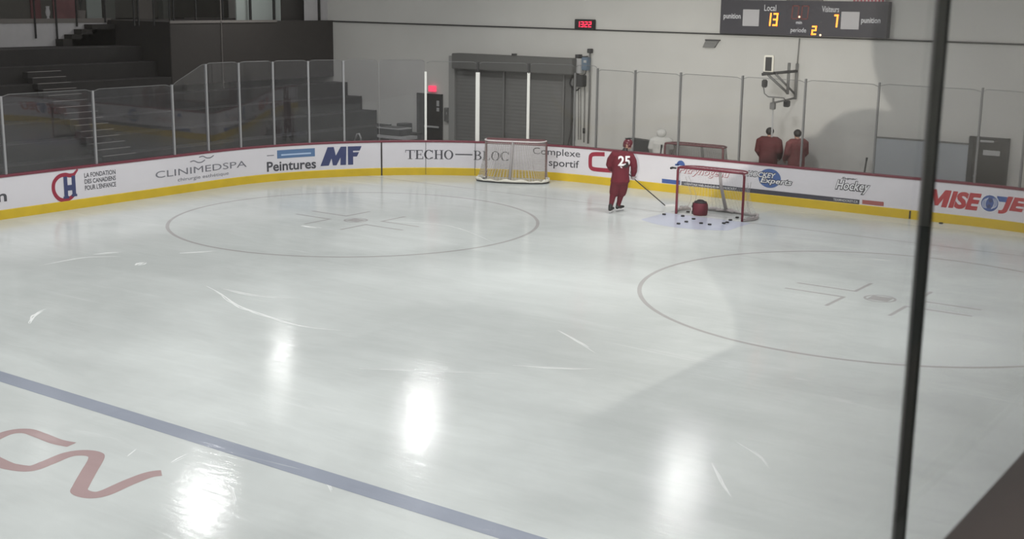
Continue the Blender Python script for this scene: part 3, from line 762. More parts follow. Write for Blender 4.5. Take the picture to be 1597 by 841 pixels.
for X, Y in ((752, 145), (932, 302)):
    x, z = sloc(X, Y); link('lit_dot', shape_mesh('lit_dot', ell2d(x, z, .03, .03, 16), lambda a, b: Vector((a, .003, b))), 'led_dot', sb)
# signs standing above the scoreboard
ban = thing('red_sign', 'red sign strip above the middle of the scoreboard', 'sign', (OX+.0, ys+.05, OZ+zt))
(xa, za), (xb, zb_) = sloc(640, 12), sloc(870, 12)
MB().lohi((xa, .0, .0), (xb, .05, .45)).build('panel', 'brick', ban); MB().lohi((xa-.02, -.004, -.001), (xb+.25, .055, .03)).build('edge_strip', 'beige', ban)
ban = thing('striped_banner', 'red and white striped banner above the right end of the scoreboard', 'banner', (OX, ys+.05, OZ+zt-.06))
(xa, za), (xb, zb_) = sloc(1205, 20), sloc(1482, 20)
MB().lohi((xa, 0, .0), (xb, .02, .6)).build('cloth', 'score_panel', ban)
for i in range(9):
    x = xa+(xb-xa)*(i+.15)/9; MB().lohi((x, -.004, .0), (x+(xb-xa)*.062, .0, .6)).build('stripe', 'dred', ban)
# vent louvre
a, b = wpt(1096, 62, WY-.1), wpt(1120, 75, WY-.1)
vt = thing('wall_vent', 'small tilted grey vent cover on the wall below the scoreboard', 'vent', ((a.x+b.x)/2, WY-.1, b.z))
w_ = b.x-a.x; h_ = a.z-b.z
mb = MB(); mb.poly([(-w_/2, 0, 0), (w_/2-.14, 0, 0), (w_/2, 0, h_), (-w_/2+.1, 0, h_)]); me = mb
g = bmesh.ops.extrude_face_region(mb.bm, geom=mb.bm.faces[:])
for v in [e for e in g['geom'] if isinstance(e, bmesh.types.BMVert)]: v.co.y = .1
mb.build('cover', 'midgrey', vt); MB().lohi((-w_/2+.08, -.02, h_-.02), (w_/2+.02, .1, h_+.015)).build('top_flange', 'darkgrey', vt)
for k in range(4): MB().box((-.02+.02*k, -.006, h_*(.18+.18*k)), (w_*.68, .012, .012)).build('slat', 'frame', vt)
# roller door
yr = WY-.06
rd = thing('roller_door', 'wide grey roller door with a housing box on top in the end wall', 'door', (-10.0, yr, 0.1))
def rl_(mb): return mb
A, B = wpt(704, 83, WY-.45), wpt(893, 92, WY-.45); C_ = wpt(704, 107, WY-.45)
MB().lohi((A.x+10, -.39, C_.z-.1), (B.x+10, .055, A.z-.1)).bevel(.02).build('housing', 'rollbox', rd)
a, b = wpt(712, 100, yr), wpt(884, 100, yr)
mb = MB(); n = 30; top_z = A.z-.15
for i in range(n):
    z0 = top_z*i/n; z1 = top_z*(i+1)/n
    mb.poly([(a.x+10, .0, z0), (b.x+10, .0, z0), (b.x+10, -.004, (z0+z1)/2), (a.x+10, -.004, (z0+z1)/2)])
    mb.poly([(a.x+10, -.004, (z0+z1)/2), (b.x+10, -.004, (z0+z1)/2), (b.x+10, 0, z1), (a.x+10, 0, z1)])
mb.build('curtain', 'roll', rd)
for u0, u1, mt in ((702.5, 711.5, 'frame'), (884, 893, 'rollbox')):
    q0, q1 = wpt(u0, 150, yr), wpt(u1, 150, yr)
    MB().lohi((q0.x+10, -.1, 0), (q1.x+10, .06, A.z-.2)).build('guide_rail', mt, rd)
for u in (784.5, 878):
    q = wpt(u, 150, yr-.12); MB().tube([(q.x+10, -.09, 0), (q.x+10, -.09, A.z-.45)], .035, 8).build('wind_bar', 'midgrey', rd)
q = wpt(801, 84, WY-.3); MB().cyl((q.x+10, -.2, A.z-.06), .09, .06).build('motor_cap', 'darkgrey', rd)
# exit door
yd = WY-.05
a, b = wpt(652, 144, yd), wpt(689.5, 144, yd)
dr = thing('exit_door', 'dark brown exit door with a pale push bar left of the roller door', 'door', (a.x, yd, .1))
wd, hd = b.x-a.x, wpt(670, 146, yd).z-.1
MB().lohi((.05, 0, 0), (wd-.05, .045, hd-.04)).build('leaf', 'door', dr)
MB().lohi((-.05, -.02, 0), (.06, .05, hd)).lohi((wd-.05, -.02, 0), (wd, .05, hd)).lohi((0, -.02, hd-.05), (wd, .05, hd)).build('door_frame', 'darkgrey', dr)
z_ = wpt(670, 197, yd).z-.1
MB().lohi((.33, -.09, z_-.03), (wd-.1, -.05, z_+.03)).lohi((.36, -.05, z_-.02), (.42, 0, z_+.02)).lohi((wd-.2, -.05, z_-.02), (wd-.14, 0, z_+.02)).build('push_bar', 'lightgrey', dr)
for (u0, v0, u1, v1) in ((681, 157, 685, 166), (681, 168, 685, 174)):
    p, q = wpt(u0, v0, yd), wpt(u1, v1, yd); MB().lohi((p.x-a.x, -.008, p.z-.1), (q.x-a.x, 0, q.z-.1)).build('notice', 'lightgrey', dr)
p, q = wpt(667.5, 133.5, WY-.12), wpt(677.5, 143.5, WY-.12)
ex = thing('exit_sign', 'glowing red exit sign above the dark brown door', 'sign', ((p.x+q.x)/2, WY-.12, q.z))
MB().lohi((-(q.x-p.x)/2, 0, 0), ((q.x-p.x)/2, .12, p.z-q.z)).bevel(.01).build('housing', 'exit', ex)
# box beside the door
p, q = wpt(692, 168, WY-.15), wpt(698.5, 190, WY-.15)
bx = thing('wall_cabinet', 'slim grey cabinet on the wall between exit door and roller door', 'cabinet', (p.x, WY-.15, q.z))
MB().lohi((0, 0, 0), (q.x-p.x, .15, p.z-q.z)).bevel(.01).build('body', 'midgrey', bx); MB().lohi((.03, -.012, .05), (q.x-p.x-.03, 0, p.z-q.z-.05)).build('door', 'rollbox', bx); MB().lohi((q.x-p.x-.05, -.03, .25), (q.x-p.x-.035, -.01, .33)).build('handle', 'lightgrey', bx)
# second door
a, b = wpt(1516, 212, yd), wpt(1575, 212, yd)
dr = thing('brown_door', 'dark brown door with two white notices near the right end of the wall', 'door', (a.x, yd, .1))
wd, hd = b.x-a.x, wpt(1545, 214.5, yd).z-.1
MB().lohi((.05, 0, 0), (wd-.05, .045, hd-.05)).build('leaf', 'door', dr)
MB().lohi((-.06, -.02, 0), (.06, .05, hd)).lohi((wd-.06, -.02, 0), (wd+.02, .05, hd)).lohi((0, -.02, hd-.05), (wd, .05, hd)).build('door_frame', 'darkgrey', dr)
for (u0, v0, u1, v1) in ((1529, 218, 1550, 223), (1533.5, 234, 1559, 244)):
    p, q = wpt(u0, v0, yd), wpt(u1, v1, yd); MB().lohi((p.x-a.x, -.008, p.z-.1), (q.x-a.x, 0, q.z-.1)).build('notice', 'lightgrey', dr)
MB().cyl((.16, -.04, .95), .03, .06, rot=Matrix.Rotation(PI/2, 3, 'X')).build('handle', 'alu', dr)
# solid panel added in place of a bluish patch taken for a reflection
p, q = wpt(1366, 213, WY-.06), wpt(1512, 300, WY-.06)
wp = thing('reflection_panel', 'pale blue grey panel imitating a reflection on the wall by the notice door', 'pad', (p.x, WY-.06, .1))
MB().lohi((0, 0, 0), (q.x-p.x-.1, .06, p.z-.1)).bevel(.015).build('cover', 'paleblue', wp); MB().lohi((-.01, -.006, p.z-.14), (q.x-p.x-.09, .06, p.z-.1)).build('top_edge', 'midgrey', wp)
# electrical gear right of the roller door
yb = WY-.22
def wthing(name, label, cat, u, v, y): q = wpt(u, v, y); return thing(name, label, cat, tuple(q)), q
ebx, q0 = wthing('control_box', 'light grey control box beside the blue one at the roller door corner', 'box', 902, 100, yb)
def wb(o, q0, u0, v0, u1, v1, y0, y1, name, mt, bev=0):
    a, b = wpt(u0, v0, y0), wpt(u1, v1, y0); mb = MB().lohi((a.x-q0.x, y0-q0.y, a.z-q0.z), (b.x-q0.x, y1-q0.y, b.z-q0.z))
    if bev: mb.bevel(bev)
    return mb.build(name, mt, o)
def wt(o, q0, pts, y, r, name, mt):
    return MB().tube([tuple(Vector(p)-q0) for p in wline(pts, y)], r, 8).build(name, mt, o, True)
wb(ebx, q0, 896.5, 91, 906, 115, yb, WY, 'body', 'lightgrey', .02); wb(ebx, q0, 897, 85, 902.5, 91, yb+.02, WY, 'gland', 'darkgrey'); wt(ebx, q0, [(900, 88.5), (911, 88.5), (917, 88)], yb+.05, .02, 'link_pipe', 'darkgrey')
bbx, q0 = wthing('switch_box', 'blue grey switch box between the control box and tall conduit', 'box', 912, 95, yb)
wb(bbx, q0, 906.5, 89, 916, 110, yb, WY, 'body', 'bluebox', .02); wb(bbx, q0, 910, 94, 914, 98, yb-.03, yb, 'lever', 'lightgrey'); wt(bbx, q0, [(914, 109), (913, 115), (909, 118), (906, 119)], yb+.05, .018, 'cable', 'darkgrey')
mo, q0 = wthing('door_motor', 'dark motor unit with looping cables under the control box', 'motor', 900, 125, yb-.05)
wb(mo, q0, 897, 117, 908, 136, yb-.05, WY-.01, 'housing', 'darkgrey', .02); wb(mo, q0, 889.5, 122, 894, 134, yb, WY, 'junction', 'midgrey', .01)
wt(mo, q0, smooth_path([(892, 120), (889, 130), (893, 138), (899, 141), (904, 137)], 5), yb-.02, .022, 'cable', 'black')
for u in (896, 902, 905.5): wt(mo, q0, [(u, 136), (u, 218)], WY-.03, .012, 'down_pipe', 'midgrey')
cp, q0 = wthing('conduit', 'tall grey conduit rising right of the blue switch box', 'pipe', 919, 150, WY-.05)
wt(cp, q0, [(920, 78), (919.5, 140), (917, 224)], WY-.05, .03, 'pipe', 'midgrey'); wb(cp, q0, 915.5, 76, 922, 83, WY-.12, WY, 'end_box', 'darkgrey', .01)
c2, q0 = wthing('conduit', 'thin grey conduit with a black coupling left of the tall one', 'pipe', 911.5, 180, WY-.05)
wt(c2, q0, [(912, 126), (910.5, 222)], WY-.05, .018, 'pipe', 'midgrey'); wt(c2, q0, [(910.7, 200), (910.6, 208)], WY-.05, .04, 'coupling', 'black')
# steel wall bracket with lamp, camera and pole
yk = 4.3
br_, q0 = wthing('steel_bracket', 'dark steel bracket standing out from the wall under the scoreboard', 'bracket', 1220, 130, yk)
def wt3(pts, r, name, mt, o=br_, qq=None):
    qq = qq or q0; return MB().tube([tuple(wpt(u, v, y)-qq) for u, v, y in pts], r, 8).build(name, mt, o, True)
wt3([(1231, 98, 4.55), (1228, 147, 4.55)], .045, 'upright', 'midgrey'); wt3([(1243.5, 99, 4.93), (1240, 155, 4.93)], .045, 'upright', 'midgrey')
wt3([(1188, 116, 4.1), (1230, 112, 4.5), (1243, 111, 4.93)], .04, 'arm', 'darkgrey')
wt3([(1198, 117, 4.15), (1227, 144, 4.55)], .035, 'brace', 'midgrey'); wt3([(1210, 116, 4.2), (1240, 147, 4.93)], .03, 'brace', 'midgrey')
wt3([(1240, 153, 4.93), (1222, 157, 4.5), (1207, 160, 4.2)], .028, 'lower_arm', 'midgrey')
wt3([(1247, 60, 4.97), (1243.5, 100, 4.95)], .018, 'feed_pipe', 'midgrey')
fl, q1 = wthing('flood_lamp', 'dark lamp with a bright white rim on top of the steel bracket', 'lamp', 1198, 112, 4.1)
wb(fl, q1, 1191.5, 86, 1205, 113, 4.1, 4.2, 'rim', 'padwhite', .02); wb(fl, q1, 1194, 89, 1202.5, 111, 4.08, 4.1, 'lens', 'darkgrey', .005); wb(fl, q1, 1190, 112, 1206, 116, 4.1, 4.24, 'mount', 'darkgrey')
cm, q2 = wthing('wall_camera', 'small dark camera hanging left below the steel bracket', 'camera', 1191, 131, 4.1)
wb(cm, q2, 1187.5, 124, 1194, 137, 4.06, 4.2, 'body', 'darkgrey', .03); wt3([(1191, 137, 4.1), (1192, 146, 4.1), (1198, 151, 4.12), (1212, 152, 4.15), (1222, 153, 4.2), (1226, 157, 4.3)], .018, 'cable', 'midgrey', cm, q2)
lp, q3 = wthing('hanging_pole', 'pale pole hanging from the bracket cable towards the red figures', 'pole', 1204, 200, 4.15)
wt3([(1206, 153, 4.15), (1206, 162, 4.15)], .03, 'hook', 'midgrey', lp, q3); wb(lp, q3, 1200.5, 160, 1207.5, 171, 4.1, 4.2, 'clamp', 'midgrey', .01)
wt3([(1205, 170, 4.15), (1201, 250, 4.15)], .014, 'tube', 'lightgrey', lp, q3); wt3([(1205.8, 170, 4.16), (1203.5, 250, 4.16)], .012, 'tube', 'lightgrey', lp, q3)
kn, q4 = wthing('loudspeaker', 'small dark box hanging at the right end of the bracket cable', 'speaker', 1225, 162, 4.3)
wb(kn, q4, 1221.5, 157, 1228.5, 167.5, 4.22, 4.4, 'body', 'darkgrey', .02); wb(kn, q4, 1223, 159, 1227, 165, 4.21, 4.22, 'grille', 'black')

# ------------------------------------------------------------------ goals
def make_goal(name, label, loc, rz, cols, depth=1.05, scale=1.0, group='hockey goals'):
    t = thing(name, label, 'goal', loc, rz, group)
    hw, hh = .945, 1.235; k = scale
    td = .50
    T = smooth_path([(-hw, 0, 0), (-.93, .22, 0), (-.80, .42, 0), (-.55, td, 0), (0, td, 0), (.55, td, 0), (.80, .42, 0), (.93, .22, 0), (hw, 0, 0)], 6)
    B = smooth_path([(-hw, 0, 0), (-1.08, .25, 0), (-1.10, .55, 0), (-.88, .88*depth/1.05, 0), (0, depth, 0), (.88, .88*depth/1.05, 0), (1.10, .55, 0), (1.08, .25, 0), (hw, 0, 0)], 6)
    n = len(T)-1
    for s in (-1, 1):
        MB().tube(smooth_path([(s*hw, 0, 0), (s*hw, 0, .6), (s*hw, 0, 1.15)], 3)+[(s*(hw-.015), 0, 1.205)], .033, 12).build('goal_post', cols['post'], t, True)
    MB().tube([(-hw+.012, 0, 1.20), (-hw+.05, 0, hh), (0, 0, hh), (hw-.05, 0, hh), (hw-.012, 0, 1.20)], .033, 12).build('crossbar', cols['bar'], t, True)
    MB().tube([(x, y, hh-.01) for x, y, z in T], .022, 8).build('top_frame', cols['top'], t, True)
    MB().tube([(x, y, .03) for x, y, z in B], .03, 8).build('base_frame', cols['base'], t, True)
    def lerp(P, f):
        f = min(max(f*n, 0), n-1e-6); i = int(f); a, b = Vector(P[i]), Vector(P[i+1]); return a+(b-a)*(f-i)
    def netf(u, v):
        a, b = lerp(T, u), lerp(B, u); q = a+(b-a)*v; sag = .06*math.sin(PI*v)*math.sin(PI*min(1, max(0, u)))
        return Vector((q.x*(1-sag*.6), q.y-sag, hh-.02-(hh-.06)*v))
    MB().grid(netf, 60, 16, (3.6, 1.25)).build('net', cols['net'], t, True)
    def topf(u, v):
        a = lerp(T, u); x0 = -hw+2*hw*u; return Vector((x0+(a.x-x0)*v, a.y*v, hh-.012))
    MB().grid(topf, 40, 8, (1.9, .5)).build('top_net', cols['topnet'], t, True)
    # base skirt pad, wavy top
    mb = MB(); NN = 80
    L = []
    for i in range(NN+1):
        f = .04+.92*i/NN; p = lerp(B, f); q = lerp(B, min(1, f+.004)); tt = (q-p).normalized(); nn = Vector((tt.y, -tt.x, 0))*-1
        zz = cols['skirt']*(1+.25*math.sin(i*1.1)+.2*math.sin(i*.37))
        L.append([mb.bm.verts.new((p.x+nn.x*o, p.y+nn.y*o, z)) for o, z in ((.02, .035), (.03, zz), (-.03, zz), (-.05, .035))])
    for a, b in zip(L, L[1:]):
        for j in range(4): mb.bm.faces.new((a[j], a[(j+1) % 4], b[(j+1) % 4], b[j]))
    mb.build('base_pad', cols['pad'], t, True)
    mb = MB(); mb.tube([(0, td, hh-.02), (0, td+.12, .8), (0, depth-.06, .1)], [.035, .042, .05], 10); mb.build('centre_support', cols['support'], t, True)
    mb = MB(); mb.tube([(0, depth-.05, .07), (-.25, depth-.12, .05)], .03, 8).tube([(0, depth-.05, .07), (.25, depth-.12, .05)], .03, 8); mb.build('support_foot', cols['support'], t, True)
    t.scale = (k, k, k)
    return t
colsA = dict(post='goalred', bar='goalred', top='goalred', base='pad', net='net', topnet='net_top', pad='pad', skirt=.085, support='pad')
gA = make_goal('hockey_goal', 'red framed hockey goal facing the camera with pucks strewn in front', (0, 0, 0), 0.0, colsA)
mb = MB(); mb.limb([(-1.0, -.02, 1.2), (-1.09, -.02, 1.205)], [.022, .022], 8).limb([(-1.09, -.02, 1.205), (-1.14, -.02, 1.19)], [.03, .03], 8); o = mb.build('corner_clip', 'rubber', gA, True); o['label'] = 'small black clip on the post top'
for side in (-1, 1):   # loose net cords on the insides
    for q in (.25, .42):
        MB().tube(smooth_path([(side*.90, .1+q, .95), (side*(.88-q*.3), .3+q, .4), (side*(.95-q*.2), .25+q, .1)], 5), .006, 5).build('net_cord', 'pad', gA)
colsB = dict(post='goalbrown', bar='goalbrown', top='lace', base='darkgrey', net='net_grey', topnet='net_top', pad='padwhite', skirt=.10, support='pipe_grey')
gB = make_goal('hockey_goal', 'hockey goal seen from behind pushed against the curved corner boards', (-7.84, 2.42, 0), math.radians(23)+PI, colsB, depth=.95)
colsC = dict(post='goalbrown', bar='goalbrown', top='goalbrown', base='darkgrey', net='net_grey', topnet='net_grey', pad='pad', skirt=.09, support='midgrey')
gC = make_goal('hockey_goal', 'spare goal stored behind the end glass only its top showing', (-2.43, 3.72, .13), math.radians(0), colsC, depth=1.05)

# ------------------------------------------------------------------ pucks, bag
PK = [(-1.098, -.376, 'black puck left of the goal nearest the stick blade'), (-.600, -.288, 'black puck just inside the left goal post on the crease'),
      (-.802, .394, 'black puck farthest back beside the left goal post'), (-.17, -.502, 'black puck in front of the red bag'),
      (-.118, -.999, 'black puck in the middle of the front row on the crease'), (-.14, -1.375, 'black puck nearest the camera at the left of the crease front'),
      (.273, -.947, 'black puck in the front row second from the right group'), (.524, -.975, 'black puck in the front row next to the right group'),
      (.719, -.577, 'nearest of three pucks in the cluster by the right post'), (.726, -.4, 'middle of three pucks in the cluster by the right post'),
      (.639, -.039, 'farthest of three pucks in the cluster by the right post'), (.612, .417, 'black puck alone inside the goal near the right post')]
pm = None
def puck_mesh():
    mb = MB(); mb.cyl((0, 0, .0127), .0381, .0254, 28); mb.bevel(.003, 1); return mb.mesh('puck')
PM = puck_mesh()
for x, y, lb in PK:
    o = link('hockey_puck', PM, 'rubber'); o.location = (x, y, .002); tag(o, lb, 'puck', 'pucks in front of the goal')
    o.scale = (1.25, 1.25, 1.25)
o = link('hockey_puck', PM, 'rubber'); o.location = (5.05, 3.02, .002); o.scale = (1.3, 1.3, 1.3)
tag(o, 'lone black puck lying against the yellow kick plate at the right', 'puck')
bg = thing('puck_bag', 'round dark red bag standing in the goal mouth', 'bag', (-.36, .22, 0), .2)
mb = MB(); mb.loft([((0, 0, .0), .17, .15), ((0, 0, .02), .19, .17), ((0, 0, .16), .20, .18), ((0, 0, .28), .195, .175), ((0, 0, .33), .17, .15)], 28); mb.build('body', 'bag', bg, True)
MB().loft([((0, 0, .325), .175, .155), ((0, 0, .36), .16, .14), ((0, 0, .375), .10, .09)], 28).build('lid', 'bagdark', bg, True)
MB().tube(smooth_path([(-.10, 0, .365), (-.06, 0, .395), (.06, 0, .395), (.10, 0, .365)], 4), .012, 8).build('handle', 'bagdark', bg, True)
MB().tube([(-.198, -.05, .02), (-.205, -.05, .2), (-.18, -.05, .33)], .014, 6).build('strap', 'bagdark', bg, True)
MB().lohi((-.215, -.10, .10), (-.195, -.02, .20)).bevel(.008).build('pocket', 'lace', bg)

# ------------------------------------------------------------------ people
def frame_of(d, n):
    d = Vector(d).normalized(); n = Vector(n); n = (n-d*n.dot(d)).normalized(); return d, n, d.cross(n)
def hand(mb, wrist, d, n, thumb=1, curl=22, k=1.0, fr=.0085, palm=.03):
    """palm and five bent fingers from the wrist; d along the hand, n out of the palm, thumb = side of the thumb"""
    d, n, sd = frame_of(d, n); W = Vector(wrist)
    mb.limb([W, W+d*.05*k, W+d*.085*k], [palm*.85, palm, palm*.95])
    for j, (o, ln) in enumerate(((.030, .92), (.010, 1.0), (-.010, .95), (-.029, .75))):
        p = W+d*.085*k+sd*o*k*thumb; P = [p-d*.02*k, p]; a = 0
        for L in (.040, .027, .020):
            a += math.radians(curl); p = p+(d*math.cos(a)+n*math.sin(a))*L*ln*k; P.append(p)
        mb.limb(P, [fr*1.15, fr*1.15, fr*1.05, fr, fr*.9], 8)
    p = W+d*.03*k+sd*.022*k*thumb; q = p+(d*.6+sd*thumb*.7+n*.35).normalized()*.045*k; e = q+(d*.85+sd*thumb*.25+n*.45).normalized()*.03*k
    mb.limb([p, q, e], [fr*1.5, fr*1.25, fr], 8)
def body_mesh(J, face, hands=True):
    """one continuous human body from joints; face = horizontal facing direction"""
    mb = MB(); V = lambda k: Vector(J[k]); f = Vector(face).normalized(); side = Vector((f.y, -f.x, 0))
    pel, ch, nk, hd = V('pelvis'), V('chest'), V('neck'), V('head')
    mb.limb([pel, (pel+ch)/2, ch, ch+(nk-ch)*.55], [.135, .125, .145, .10], 18)
    mb.limb([V('sho_l'), ch+(nk-ch)*.6, V('sho_r')], [.06, .085, .06]); mb.limb([V('hip_l'), pel, V('hip_r')], [.085, .12, .085])
    mb.limb([nk-Vector((0, 0, .06)), nk, hd-Vector((0, 0, .06))], [.062, .055, .055])
    mb.ball(hd, (.074, .092, .112), Matrix(((side.x, f.x, 0), (side.y, f.y, 0), (0, 0, 1))))
    mb.limb([hd+f*.045+Vector((0, 0, -.085)), hd+f*.03+Vector((0, 0, -.04))], [.038, .055])
    mb.limb([hd+f*.09+Vector((0, 0, .012)), hd+f*.108+Vector((0, 0, -.022))], [.010, .014], 8)
    for s in (-1, 1): mb.ball(hd+side*s*.076, (.012, .022, .032), Matrix(((side.x, f.x, 0), (side.y, f.y, 0), (0, 0, 1))), 10, 8)
    for s in ('l', 'r'):
        mb.limb([V('sho_'+s), (V('sho_'+s)+V('elb_'+s))/2, V('elb_'+s)], [.055, .05, .04]); mb.limb([V('elb_'+s), V('elb_'+s).lerp(V('wri_'+s), .3), V('wri_'+s)], [.041, .043, .028])
        mb.limb([V('hip_'+s), V('hip_'+s).lerp(V('kne_'+s), .5), V('kne_'+s)], [.088, .075, .055]); mb.limb([V('kne_'+s), V('kne_'+s).lerp(V('ank_'+s), .35), V('ank_'+s)], [.055, .058, .038])
        a = V('ank_'+s); ff = Vector(J.get('toe_'+s, f)).normalized(); mb.limb([a, a-Vector((0, 0, .05))+ff*.03, a-Vector((0, 0, .055))+ff*.15], [.042, .038, .028])
        if hands:
            d = (V('wri_'+s)-V('elb_'+s)); hand(mb, V('wri_'+s), J.get('hd_'+s, d), J.get('hn_'+s, side*(1 if s == 'l' else -1)), J.get('th_'+s, 1 if s == 'l' else -1), J.get('curl_'+s, 22))
    return remeshed(mb.mesh('body'), .0075, 2)
def face_parts(J, face, parent):
    hd = Vector(J['head']); f = Vector(face).normalized(); side = Vector((f.y, -f.x, 0)); rot = Matrix(((side.x, f.x, 0), (side.y, f.y, 0), (0, 0, 1)))
    for s in (-1, 1): MB().ball(hd+side*s*.032+f*.083+Vector((0, 0, .015)), (.012, .008, .007), rot, 10, 8).build('eye', 'black', parent, True)
    MB().ball(hd+f*.082+Vector((0, 0, -.062)), (.024, .008, .006), rot, 10, 8).build('mouth', 'brick', parent, True)

# --- the player, in axes turned to the viewer: X right, Y away, Z up
pl = thing('person', 'person in red number 25 hockey kit, back turned, holding a stick beside the goal', 'person', (-2.30, -.95, 0), YAW)
SK = .09
J = dict(pelvis=(.15, .02, .98), chest=(.175, .02, 1.38), neck=(.265, .05, 1.64), head=(.345, .08, 1.80),
         sho_l=(-.01, .03, 1.53), elb_l=(-.11, .10, 1.26), wri_l=(.0, .30, 1.10), sho_r=(.40, .03, 1.51), elb_r=(.505, .02, 1.23), wri_r=(.50, .13, .985),
         hip_l=(.05, .0, .93), kne_l=(-.01, .02, .52), ank_l=(-.085, -.12, .16), hip_r=(.25, .03, .93), kne_r=(.21, .12, .53), ank_r=(.14, .20, .16),
         toe_l=(.45, .9, 0), toe_r=(.75, .65, 0), hd_r=(.05, .35, -.9), hn_r=(-.5, .6, 0), th_r=1, curl_r=55, curl_l=60)
FD = Vector((.93, .30, 0))
bd = link('body', body_mesh(J, FD), 'skin', pl, True); face_parts(J, FD, bd)
# jersey
mb = MB()
mb.loft([((.15, .0, .80), .235, .175), ((.155, .0, .84), .25, .19), ((.155, .0, 1.0), .225, .175), ((.165, .01, 1.2), .225, .165), ((.175, .02, 1.38), .245, .165), ((.19, .03, 1.50), .225, .15), ((.22, .04, 1.585), .14, .115), ((.25, .05, 1.64), .085, .085)])
mb.limb([(.08, .03, 1.51), (-.01, .03, 1.525), (-.09, .08, 1.38), (-.12, .10, 1.26), (-.07, .2, 1.15), (.0, .30, 1.10)], [.11, .115, .115, .105, .09, .075])
mb.limb([(.30, .03, 1.50), (.40, .03, 1.50), (.475, .03, 1.36), (.51, .02, 1.23), (.515, .06, 1.10), (.505, .12, 1.01)], [.11, .115, .105, .09, .085, .07])
for a in range(10):   # cloth folds
    an = 2*PI*a/10; mb.limb([(.155+.235*math.cos(an), .18*math.sin(an), .84), (.16+.215*math.cos(an+.2), .155*math.sin(an+.2), 1.05)], [.022, .012], 8)
jme = remeshed(mb.mesh('jersey'), .012, 3); jo = link('jersey', jme, 'jersey', pl, True)
bm_ = bmesh.new(); bm_.from_mesh(jme); tree = BVHTree.FromBMesh(bm_)
def on_back(x, z, off=.006):
    h = tree.ray_cast(Vector((x, -1, z)), Vector((0, 1, 0)))
    return Vector((x, (h[0].y if h[0] else -.15)-off, z))
def decal(name, shape, mt, off=.006):
    V, F = shape; bm = bmesh.new(); vs = [bm.verts.new((x, y, 0)) for x, y in V]
    for fc in F:
        try: bm.faces.new([vs[i] for i in fc])
        except ValueError: pass
    for ax in (0, 1):
        lo = min(v[ax] for v in V); hi = max(v[ax] for v in V); c = lo
        while c < hi:
            bmesh.ops.bisect_plane(bm, geom=bm.verts[:]+bm.edges[:]+bm.faces[:], plane_co=(c, c, 0), plane_no=((1, 0, 0), (0, 1, 0))[ax]); c += .02
    for v in bm.verts: v.co = on_back(v.co.x, v.co.y, off)
    me = bpy.data.meshes.new(name); bm.to_mesh(me); bm.free(); return link(name, me, mt, jo)
decal('number', fit2d(text2d('25', .03), .075, .395, 1.26, 1.52), 'white', .012)
decal('dark_patch', poly2d(smooth_path([(.20, 1.255), (.26, 1.29), (.32, 1.36), (.36, 1.30), (.34, 1.25), (.28, 1.21)], 4, True)), 'bagdark', .018)
# pants and socks
mb = MB()
mb.loft([((.15, .0, .76), .21, .17), ((.15, .0, .9), .225, .18), ((.15, .01, 1.0), .20, .165)])
mb.limb([(.065, .0, .86), (.03, .02, .66), (.01, .02, .53)], [.145, .138, .128]); mb.limb([(.235, .03, .86), (.23, .08, .66), (.215, .11, .53)], [.145, .138, .128])
link('pants', remeshed(mb.mesh('pants'), .014, 2), 'pants', pl, True)
for kk, (k0, a0) in (('l', ((-.005, .02, .55), (-.08, -.11, .17))), ('r', ((.21, .12, .55), (.145, .19, .17)))):
    k0, a0 = Vector(k0), Vector(a0); MB().limb([k0, k0.lerp(a0, .35), k0.lerp(a0, .7), a0], [.088, .082, .064, .052]).build('sock', 'sock', pl, True)
for s in ('l', 'r'):
    a = Vector(J['ank_'+s]); t = Vector(J['toe_'+s]).normalized(); sd = Vector((t.y, -t.x, 0))
    mb = MB(); mb.limb([a+Vector((0, 0, .05)), a+Vector((0, 0, -.01))-t*.01, a+Vector((0, 0, -.045))-t*.03], [.058, .056, .05]).limb([a+Vector((0, 0, -.035))-t*.04, a+Vector((0, 0, -.04))+t*.08, a+Vector((0, 0, -.045))+t*.19], [.042, .046, .036])
    sk = link('skate', remeshed(mb.mesh('skate'), .01, 2), 'black', pl, True)
    rot = Matrix(((t.x, sd.x, 0), (t.y, sd.y, 0), (0, 0, 1)))
    z0 = .0
    c = Vector((a.x, a.y, 0))+t*.07
    mb = MB(); mb.box(c+Vector((0, 0, .055)), (.27, .03, .03), rot).box(c-t*.08+Vector((0, 0, .075)), (.07, .05, .05), rot).box(c+t*.09+Vector((0, 0, .07)), (.07, .05, .05), rot); mb.bevel(.006, 1); mb.build('blade_holder', 'skate_white', sk)
    MB().box(c+Vector((0, 0, .021)), (.29, .005, .042), rot).build('blade', 'steel', sk)
# helmet
mb = MB(); hd = Vector(J['head']); sd = Vector((FD.y, -FD.x, 0)).normalized(); FDn = FD.normalized()
rot = Matrix(((sd.x, FDn.x, 0), (sd.y, FDn.y, 0), (0, 0, 1)))
mb.ball(hd+Vector((0, 0, .035))-FDn*.008, (.105, .128, .115), rot, 24, 14)
geom = mb.bm.verts[:]+mb.bm.edges[:]+mb.bm.faces[:]
bmesh.ops.bisect_plane(mb.bm, geom=geom, plane_co=hd+Vector((0, 0, -.01)), plane_no=Vector((0, 0, -1))-FDn*.25, clear_outer=True)
for s in (-1, 1): mb.box(hd+sd*s*.098+Vector((0, 0, -.02))-FDn*.01, (.018, .08, .10), rot)
mb.box(hd-FDn*.115+Vector((0, 0, -.02)), (.10, .03, .10), rot)
hm = mb.build('helmet', 'helmet', pl, True)
mb = MB()
for i in range(3): mb.box(hd+Vector((0, 0, .15))+sd*(i-1)*.05, (.012, .15, .02), rot)
mb.build('vent', 'black', hm)
mb = MB(); N = 10
